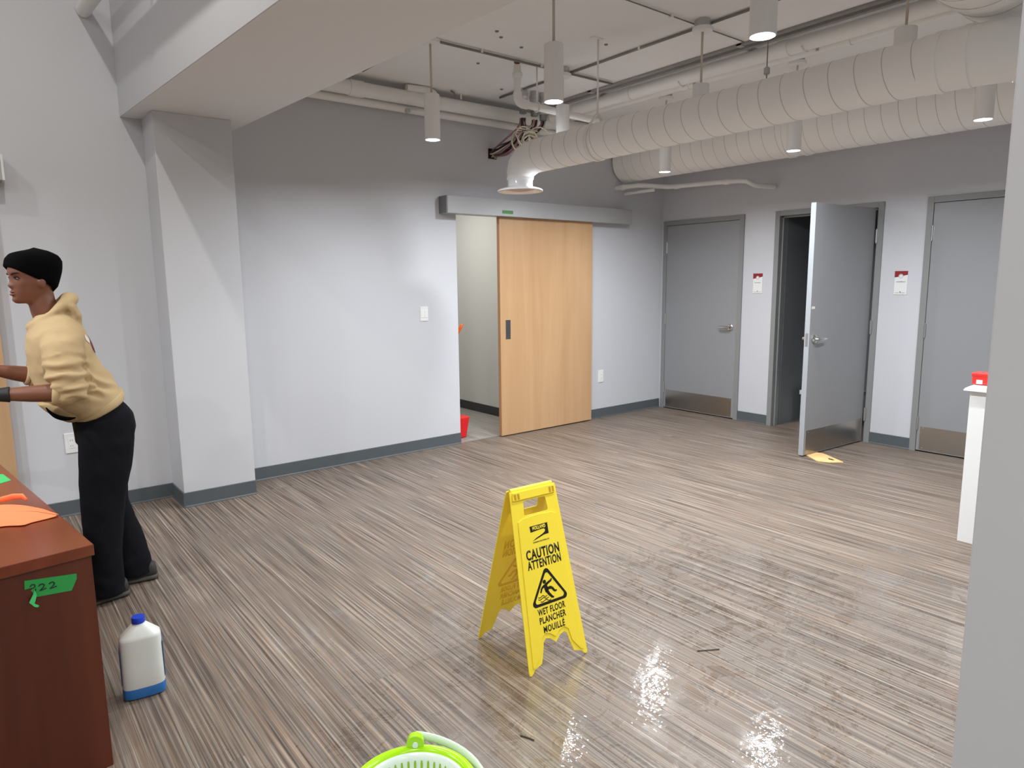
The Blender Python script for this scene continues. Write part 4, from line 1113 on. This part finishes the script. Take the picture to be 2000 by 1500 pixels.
# ---- head
YAW = pi + radians(17)
HC = Vector((-6.197, PY, 1.443)); hX = Vector((cos(YAW), sin(YAW), 0)); hY = Vector((-sin(YAW), cos(YAW), 0))
def H(x, y, z): return HC + hX*x + hY*y + Vector((0, 0, z))
PR = [(0, .070, -.01, .024), (.006, .080, -.02, .034), (.018, .085, -.035, .043), (.032, .084, -.052, .0505), (.05, .083, -.066, .057), (.075, .082, -.08, .0625), (.1, .083, -.088, .067), (.12, .085, -.094, .0700), (.14, .0905, -.098, .072), (.165, .0885, -.099, .0725), (.19, .076, -.091, .067), (.208, .055, -.072, .054), (.220, .025, -.04, .03)]
def prof(z):
    if z <= PR[0][0]: return PR[0][1:]
    for i in range(len(PR)-1):
        if PR[i][0] <= z <= PR[i+1][0]:
            k = (z-PR[i][0])/(PR[i+1][0]-PR[i][0]); return tuple(PR[i][q]*(1-k)+PR[i+1][q]*k for q in (1, 2, 3))
    return PR[-1][1:]
def gs(v, c, s_): return math.exp(-((v-c)/s_)**2)
def hsurf(a, z, off=0.0):
    f_, b_, w_ = prof(z)
    ca, sa = cos(a), sin(a)
    x = (f_ if ca > 0 else -b_)*math.copysign(abs(ca)**.9, ca); y = w_*math.copysign(abs(sa)**.9, sa)
    if ca > 0:
        fr = ca**2
        # nose: bridge to tip
        if .066 < z < .128: 
            k = (.128-z)/(.128-.076); pr = .021*min(1, max(0, k))**1.2
            if z < .076: pr = .021*max(0, (z-.064)/.012)
            x += pr*gs(y, 0, .0085+.006*max(0, 1-abs(z-.078)/.02))*fr
        x += (.0065*gs(z, .053, .0055) + .0070*gs(z, .041, .0055) - .004*gs(z, .0473, .003))*gs(y, 0, .021)*fr
        x += .004*gs(z, .014, .012)*gs(y, 0, .022) - .004*gs(z, .030, .006)*gs(y, 0, .03)
        x -= .0075*gs(z, .113, .011)*(gs(y, .031, .013)+gs(y, -.031, .013))
        x += .004*gs(z, .135, .010)*gs(y, 0, .05)
        y += .004*gs(z, .09, .018)*math.copysign(1, sa)*gs(abs(sa), .75, .3)
    d = Vector((cos(a), sin(a))); 
    return (x+d.x*off, y+d.y*off, z)
body = G()
zs = [0.0, .004, .01, .016, .022, .028, .034, .038, .042, .046, .050, .054, .058, .063, .068, .073, .078, .083, .09, .097, .104, .110, .116, .122, .130, .138, .146, .155, .165, .177, .19, .2, .208, .215, .220]
body.rings([[H(*hsurf(2*pi*j/64, z)) for j in range(64)] for z in zs])
# ears
for s in (-1, 1):
    rm = Matrix((hX, hY, Vector((0, 0, 1)))).transposed()
    body.ball(H(-.012, s*.071, .095), (.018, .010, .029), 14, 9, rot=rm @ Matrix.Rotation(radians(s*18), 3, 'Z') @ Matrix.Rotation(radians(-12), 3, 'Y'))
# neck and torso core
body.tube([H(-.02, 0, .085), H(-.025, 0, .03), (-6.165, PY, 1.41), (-6.14, PY, 1.33), (-6.12, PY, 1.25)], [.052, .054, .054, .06, .09], 20)
body.tube([(-6.12, PY, 1.28), (-6.09, PY, 1.15), (-6.03, PY, 1.0), (-5.975, PY, .88)], [(.09, .14), (.10, .14), (.09, .13), (.10, .14)], 20, up=(1, 0, 0))
# arms: near (left) and far (right)
NA = [(-6.125, -1.63, 1.255), (-6.14, -1.675, 1.20), (-6.115, -1.70, 1.06), (-6.18, -1.695, 1.053), (-6.263, -1.685, 1.057), (-6.344, -1.67, 1.061), (-6.385, -1.665, 1.062)]
FA = [(-6.125, -1.31, 1.25), (-6.165, -1.265, 1.19), (-6.20, -1.25, 1.09), (-6.24, -1.25, 1.094), (-6.30, -1.255, 1.11), (-6.36, -1.265, 1.128), (-6.40, -1.27, 1.14)]
RA = [.035, .040, .040, .041, .036, .028, .026]
body.tube(NA, RA, 18); body.tube(FA, RA, 18)
# legs core
body.tube([(-5.98, -1.56, .88), (-6.01, -1.565, .52), (-6.03, -1.57, .08)], [.075, .055, .04], 16)
body.tube([(-5.965, -1.38, .88), (-5.96, -1.385, .45), (-5.885, -1.43, .08)], [.075, .055, .04], 16)
# hands: palm, four fingers, thumb
def hand(g, Wp, d, up, side, inf=0.0):
    """wrist point, pointing dir, back-of-hand dir, side = thumb direction"""
    Wp = Vector(Wp); d = Vector(d).normalized(); up = Vector(up); up = (up-d*up.dot(d)).normalized(); sd_ = d.cross(up)*side
    g.tube([Wp-d*.02, Wp+d*.02, Wp+d*.055, Wp+d*.088, Wp+d*.098], [(.020+inf, .026+inf), (.018+inf, .032+inf), (.016+inf, .039+inf), (.014+inf, .040+inf), (.010+inf, .034+inf)], 16, up=up)
    for k, (o_, l) in enumerate(((.029, .068), (.010, .078), (-.010, .072), (-.028, .056))):
        b0 = Wp + d*.085 + sd_*o_; L1, L2, L3 = l*.45, l*.32, l*.23
        d1 = (d*cos(.35) - up*sin(.35)); d2_ = (d*cos(.85) - up*sin(.85)); d3_ = (d*cos(1.2) - up*sin(1.2))
        p1 = b0+d1*L1; p2 = p1+d2_*L2; p3 = p2+d3_*L3
        g.tube([b0-d*.02, b0, p1, p2, p3], [.009+inf, .0092+inf, .0085+inf, .0078+inf, .006+inf], 10)
    b0 = Wp + d*.025 + sd_*.028
    g.tube([b0-sd_*.012, b0, b0+(d*.6+sd_*.75-up*.2)*.04, b0+(d*.9+sd_*.5-up*.4)*.07, b0+(d*1.0+sd_*.35-up*.5)*.09], [.012+inf, .0125+inf, .0105+inf, .009+inf, .0065+inf], 10)
NH, FH = ((-6.385, -1.665, 1.062), (-1, .06, -.05)), ((-6.40, -1.27, 1.14), (-1, -.03, -.03))
hand(body, NH[0], NH[1], (0, -.25, 1), -1); hand(body, FH[0], FH[1], (0, .25, 1), 1)
remeshed('body', body, .0055, 3, M_SKIN, person)
g = G(); hand(g, NH[0], NH[1], (0, -.25, 1), -1, .0022)
g.tube([Vector((-6.335, -1.671, 1.0605)), Vector((-6.345, -1.67, 1.061)), Vector((-6.375, -1.666, 1.062)), Vector((-6.40, -1.664, 1.061))], [.036, .033, .029, .028], 18)
remeshed('glove', g, .004, 2, M_GLOVE, person)
g = G(); hand(g, FH[0], FH[1], (0, .25, 1), 1, .0022)
g.tube([Vector((-6.378, -1.267, 1.133)), Vector((-6.40, -1.27, 1.14)), Vector((-6.42, -1.27, 1.142))], [.033, .029, .027], 18)
remeshed('glove', g, .004, 2, M_GLOVE, person)
# eyes, brows, lips
for s in (-1, 1):
    rm = Matrix((hX, hY, Vector((0, 0, 1)))).transposed()
    ec = H(.0705, s*.031, .112)
    e_ = obj('eye', G().ball(ec, (.0090, .0125, .0046), 16, 10, rot=rm), M_EYEW, person, smooth=True)
    obj('iris', G().ball(H(.0775, s*.031+.0015, .1115), (.0034, .0070, .0044), 12, 8, rot=rm), M_EYED, e_, smooth=True)
    obj('eyelid', G().tube([H(*[c for c in (.066, s*.046, .1125)]), H(.0765, s*.038, .1178), H(.0805, s*.030, .1185), H(.079, s*.020, .1145)], [.0016, .0026, .0026, .0016], 8), M_BROW, e_, smooth=True)
    pts = []
    for k in range(7):
        yy = s*(.014+.036*k/6); zz = .1275+.008*sin(pi*min(1, k/5.2)*.62)
        aa = atan2(yy/.072, sqrt(max(0, 1-(yy/.072)**2)))
        x_, y_, z_ = hsurf(aa, zz, .0012); pts.append(H(x_, y_, z_))
    obj('eyebrow', G().tube(pts, [.002, .003, .003, .0028, .0024, .0018, .001], 6, flat=.7), M_BROW, person, smooth=True)
for zc_, th_ in ((.0535, .0048), (.0412, .0054)):
    pts = []
    for k in range(9):
        yy = -.020+.040*k/8; aa = atan2(yy/.058, sqrt(1-(yy/.058)**2)); x_, y_, z_ = hsurf(aa, zc_ - (.002 if zc_ > .05 else -.002)*(yy/.02)**2, -.0022); pts.append(H(x_, y_, z_))
    obj('lip', G().tube(pts, [.0012]+[th_*sin(pi*k/8)+.0008 for k in range(1, 8)]+[.0012], 8), M_LIP, person, smooth=True)
# beanie
rows = []
for i in range(15):
    q_ = i/14.0; row = []
    for j in range(64):
        a = 2*pi*j/64
        zr = .107+.058*cos(a)
        zz = zr + (.222-zr)*(1-(1-q_)**1.6)
        off = .010 + .006*sin(pi*q_) + (.006*(1-cos(a))*.5)*(.4+q_)
        if i == 0: off = .004
        x_, y_, z_ = hsurf(a if cos(a) < .0 else a, min(zz, .219), 0)
        dd = Vector((cos(a), sin(a)))
        lift = .015*sin(pi/2*q_) + .012*(1-cos(a))*.5*sin(pi*min(q_, .9)/1.25)
        kk = 1 - .85*max(0, (q_-.5)/.5)**2.0
        cxx = -.012
        row.append(H(cxx+(x_+dd.x*off-cxx)*kk, (y_+dd.y*off)*kk, zz+lift))
    rows.append(row)
hat = G().rings(rows, caps=False)
top = rows[-1]; cen = sum(top, Vector())/len(top) + Vector((0, 0, .0012))
cv_ = hat.b.verts.new(cen); hat.b.verts.ensure_lookup_table(); nv = len(hat.b.verts)
ring_ = [hat.b.verts[nv-1-64+j] for j in range(64)]
for j in range(64): hat.b.faces.new((ring_[j], ring_[(j+1) % 64], cv_))
o = obj('beanie', hat, M_HAT, person, smooth=True)
md = o.modifiers.new('t', 'SOLIDIFY'); md.thickness = .004; md.offset = 1
# ---- hoodie
TR = [((-6.095, .885), (-5.885, .99), .172), ((-6.112, .893), (-5.893, 1.012), .182), ((-6.155, .918), (-5.905, 1.045), .186), ((-6.208, .979), (-5.933, 1.098), .18), ((-6.238, 1.062), (-5.964, 1.151), .175), ((-6.25, 1.134), (-5.985, 1.202), .182), ((-6.254, 1.217), (-5.995, 1.252), .192), ((-6.248, 1.287), (-6.016, 1.322), .188), ((-6.226, 1.352), (-6.058, 1.385), .125), ((-6.205, 1.385), (-6.085, 1.42), .075)]
g = G(); rs = []
for (fx, fz), (bx_, bz), hwid in TR:
    c = Vector(((fx+bx_)/2, PY, (fz+bz)/2)); h2 = sqrt((fx-bx_)**2+(fz-bz)**2)/2; tl = atan2(bz-fz, bx_-fx)
    rs.append(ell(c, h2, hwid, 40, tl, 2.3))
g.rings(rs)
g.tube([(-6.12, -1.60, 1.285), (-6.128, -1.655, 1.235), (-6.135, -1.69, 1.16), (-6.122, -1.705, 1.09), (-6.112, -1.703, 1.055), (-6.145, -1.70, 1.048), (-6.172, -1.697, 1.052)], [.085, .083, .076, .072, .066, .058, .053], 24)
g.tube([(-6.12, -1.34, 1.285), (-6.135, -1.285, 1.235), (-6.17, -1.25, 1.16), (-6.19, -1.245, 1.10), (-6.215, -1.247, 1.088), (-6.235, -1.249, 1.093)], [.085, .083, .074, .066, .06, .053], 24)
# hood lying on the shoulders
hd_pts = []; hr = []
for k in range(25):
    a = 2*pi*k/24
    px = -6.147 + .084*cos(a); py = PY + .088*sin(a); pz = 1.398 + .060*cos(a)
    hd_pts.append((px, py, pz)); hr.append((.013+.020*max(0, cos(a)), .017+.022*max(0, cos(a))))
g.tube(hd_pts, hr, 14)
g.tube([(-6.105, PY, 1.445), (-6.068, PY, 1.425), (-6.045, PY, 1.375), (-6.035, PY, 1.335)], [(.02, .07), (.028, .10), (.026, .085), (.010, .03)], 18, up=(1, 0, .4))
# hem rib and pocket
def folds(co, n_):
    d_ = 0.0
    # sleeve near the elbow
    for P0, P1, s in ((Vector((-6.135, -1.69, 1.16)), Vector((-6.112, -1.703, 1.06)), -1),):
        ax = (P0-P1).normalized(); q_ = co-P1; al = q_.dot(ax); rad = (q_-ax*al).length
        if co.y < -1.62 and -.03 < al < .16 and rad < .12:
            k = min(1, (al+.03)/.03)*min(1, (.16-al)/.06)
            ph = 62*al*2.0 + 2.2*noise.noise(co*16) + (co.x+6.12)*26
            d_ += .0085*k*sin(ph)
            return d_
        if co.y < -1.60 and .1 < al < .26: d_ += .004*noise.noise(co*Vector((14, 14, 26)) if False else Vector((co.x*12, co.y*12, co.z*26)))
    # waist and back folds, slanting
    s_ = (co.x+6.0)*.55 + (co.z-1.05)
    k = max(0, 1-abs(s_)/.13)
    k *= max(0, min(1, (co.z - .98 - (co.x+6.0)*.5)/.06))
    if co.x > -6.16: d_ += .0105*k*sin(95*s_ + 3.0*noise.noise(co*9) + 20*(co.y+1.47))
    d_ += .004*noise.noise(co*15)
    return d_
hoodie = remeshed('hoodie', g, .007, 4, M_HOOD, person, folds)
# hem band and cuffs
g = G(); rs = []
for k, (fx, fz, bx_, bz, e) in enumerate(((-6.088, .872, -5.878, .977, -.004), (-6.094, .878, -5.882, .984, .003), (-6.104, .902, -5.886, 1.012, .004), (-6.108, .910, -5.889, 1.02, -.002))):
    c = Vector(((fx+bx_)/2, PY, (fz+bz)/2)); h2 = sqrt((fx-bx_)**2+(fz-bz)**2)/2 + e; rs.append(ell(c, h2, .174+e, 40, atan2(bz-fz, bx_-fx), 2.3))
obj('hem_band', g.rings(rs), M_HOOD, hoodie, smooth=True)
g = G(); g.tube([(-6.158, -1.7005, 1.048), (-6.166, -1.6995, 1.050), (-6.182, -1.697, 1.053), (-6.186, -1.6965, 1.0535)], [.050, .056, .054, .047], 24)
obj('cuff', g, M_HOOD, hoodie, smooth=True)
g = G(); g.tube([(-6.232, -1.248, 1.092), (-6.238, -1.249, 1.094), (-6.250, -1.25, 1.097), (-6.254, -1.2505, 1.098)], [.046, .052, .05, .044], 24)
obj('cuff', g, M_HOOD, hoodie, smooth=True)
# kangaroo pocket at the belly
g = G(); rs = []
for fx, fz, bx_, bz, w_ in ((-6.118, .886, -6.0, .935, .12), (-6.160, .910, -6.02, .97, .145), (-6.205, .955, -6.06, 1.01, .135), (-6.228, .985, -6.10, 1.03, .10)):
    c = Vector(((fx+bx_)/2-.006, PY, (fz+bz)/2-.006)); h2 = sqrt((fx-bx_)**2+(fz-bz)**2)/2; rs.append(ell(c, h2, w_, 30, atan2(bz-fz, bx_-fx), 2.2))
remeshed('pocket', g.rings(rs), .007, 3, M_HOOD, hoodie)
obj('pocket_opening', G().tube(bez([(-6.208, -1.588, .975), (-6.19, -1.625, .935), (-6.15, -1.64, .915), (-6.105, -1.65, .925)], 12), [.004, .006, .008, .01, .012, .013, .013, .013, .012, .011, .009, .006, .003], 8, flat=.5), M_HAT, hoodie, smooth=True)
# back print: patch following the torso surface
def back_patch(u0_, u1_, v0, v1, m, name, seed):
    P = [Vector(((b_[0]), PY, b_[1])) for _, b_, _ in TR]
    rows = []
    for i in range(9):
        zz = u0_+(u1_-u0_)*i/8; row = []
        for k in range(len(TR)-1):
            if TR[k][1][1] <= zz <= TR[k+1][1][1]:
                f_ = (zz-TR[k][1][1])/(TR[k+1][1][1]-TR[k][1][1]); xb = TR[k][1][0]*(1-f_)+TR[k+1][1][0]*f_; hw_ = TR[k][2]*(1-f_)+TR[k+1][2]*f_
                break
        fr = sin(pi*(i+.4)/8.8)
        for j in range(9):
            yy = v0+(v1-v0)*j/8; mid = (v0+v1)/2; yy = mid+(yy-mid)*fr
            q_ = min(1, abs(yy/hw_)); row.append(Vector((xb + .06, PY+yy, zz)))
        rows.append(row)
    o = obj(name, G().grid(rows), m, hoodie, smooth=True)
    sw = o.modifiers.new('sw', 'SHRINKWRAP'); sw.target = hoodie; sw.wrap_method = 'PROJECT'; sw.use_project_x = True; sw.use_positive_direction = False; sw.use_negative_direction = True; sw.project_limit = .16; sw.offset = .0015; sw.wrap_mode = 'ABOVE_SURFACE'
    md = o.modifiers.new('t', 'SOLIDIFY'); md.thickness = .001
    return o
back_patch(1.205, 1.29, -.105, -.01, M_PURPLE, 'back_print', 1)
back_patch(1.255, 1.295, -.130, -.100, M_PRINTW, 'back_print', 2)
# ---- trousers
g = G()
g.rings([ell((-5.99, PY, .985), .075, .14, 36, .3, 2.2), ell((-5.986, PY, .945), .094, .158, 36, .25, 2.3), ell((-5.975, PY, .89), .128, .182, 36, .08, 2.4), ell((-5.972, PY, .83), .130, .186, 36, 0, 2.4), ell((-5.978, PY, .77), .122, .182, 36, 0, 2.4), ell((-5.98, PY, .74), .09, .15, 36, 0, 2.4)])
def leg(yc0, pts):
    rs = []
    for z, xa, xb, yy, hy in pts: rs.append(ell(((xa+xb)/2, yy, z), (xb-xa)/2, hy, 28, 0, 2.15))
    g.rings(rs)
leg(0, [(.86, -6.09, -5.855, -1.56, .090), (.78, -6.102, -5.862, -1.565, .095), (.65, -6.108, -5.888, -1.57, .092), (.52, -6.120, -5.925, -1.575, .086), (.40, -6.120, -5.945, -1.58, .082), (.25, -6.122, -5.962, -1.585, .080), (.1, -6.128, -5.968, -1.587, .080), (.035, -6.130, -5.966, -1.588, .080)])
leg(0, [(.86, -6.06, -5.86, -1.385, .092), (.78, -6.065, -5.865, -1.38, .095), (.6, -6.05, -5.882, -1.378, .088), (.43, -6.045, -5.888, -1.385, .082), (.25, -6.015, -5.84, -1.40, .080), (.1, -5.985, -5.815, -1.42, .080), (.045, -5.985, -5.812, -1.425, .080)])
def pfolds(co, n_):
    return .0045*noise.noise(Vector((co.x*9, co.y*9, co.z*7))) + .003*noise.noise(Vector((co.x*20, co.y*20, co.z*16))) + .003*max(0, 1-abs(co.z-.09)/.09)*sin(70*co.z+3*noise.noise(co*12))
remeshed('trousers', g, .008, 4, M_PANTS, person, pfolds)
# ---- shoes
def shoe(heel, toe):
    heel = Vector(heel); toe = Vector(toe); d_ = (toe-heel); L = d_.length; d_ /= L; s_ = Vector((-d_.y, d_.x, 0))
    def ring(t_, w_, z0, z1):
        c = heel + d_*(t_*L); r = []
        for k in range(20):
            a = 2*pi*k/20; ca, sa = cos(a), sin(a)
            r.append(c + s_*w_*math.copysign(abs(ca)**.75, ca) + Vector((0, 0, (z0+z1)/2 + (z1-z0)/2*math.copysign(abs(sa)**.85, sa))))
        return r
    up = G().rings([ring(.0, .020, .022, .06), ring(.02, .032, .018, .085), ring(.08, .037, .016, .098), ring(.22, .038, .016, .102), ring(.36, .039, .016, .098), ring(.5, .042, .016, .085), ring(.65, .047, .016, .068), ring(.8, .047, .016, .056), ring(.92, .038, .016, .046), ring(.985, .022, .018, .036)])
    o = obj('shoe', up, M_SHOE, person, smooth=True)
    so = G().rings([ring(-.012, .022, .0, .034), ring(.03, .037, .0, .032), ring(.2, .041, 0, .03), ring(.45, .042, 0, .028), ring(.65, .050, 0, .027), ring(.82, .050, 0, .027), ring(.95, .038, .0, .028), ring(1.01, .020, .006, .032)])
    obj('sole', so, M_SOLE, o, smooth='auto')
    la = G()
    for t_, z_ in ((.45, .094), (.53, .084), (.61, .075)):
        c = heel + d_*(t_*L); la.tube([c-s_*.026+Vector((0, 0, z_-.012)), c+Vector((0, 0, z_+.002)), c+s_*.026+Vector((0, 0, z_-.012))], .004, 6)
    obj('laces', la, M_BLACK, o, smooth=True)
shoe((-5.955, -1.572, 0), (-6.225, -1.60, 0))
shoe((-5.800, -1.452, 0), (-6.065, -1.405, 0))
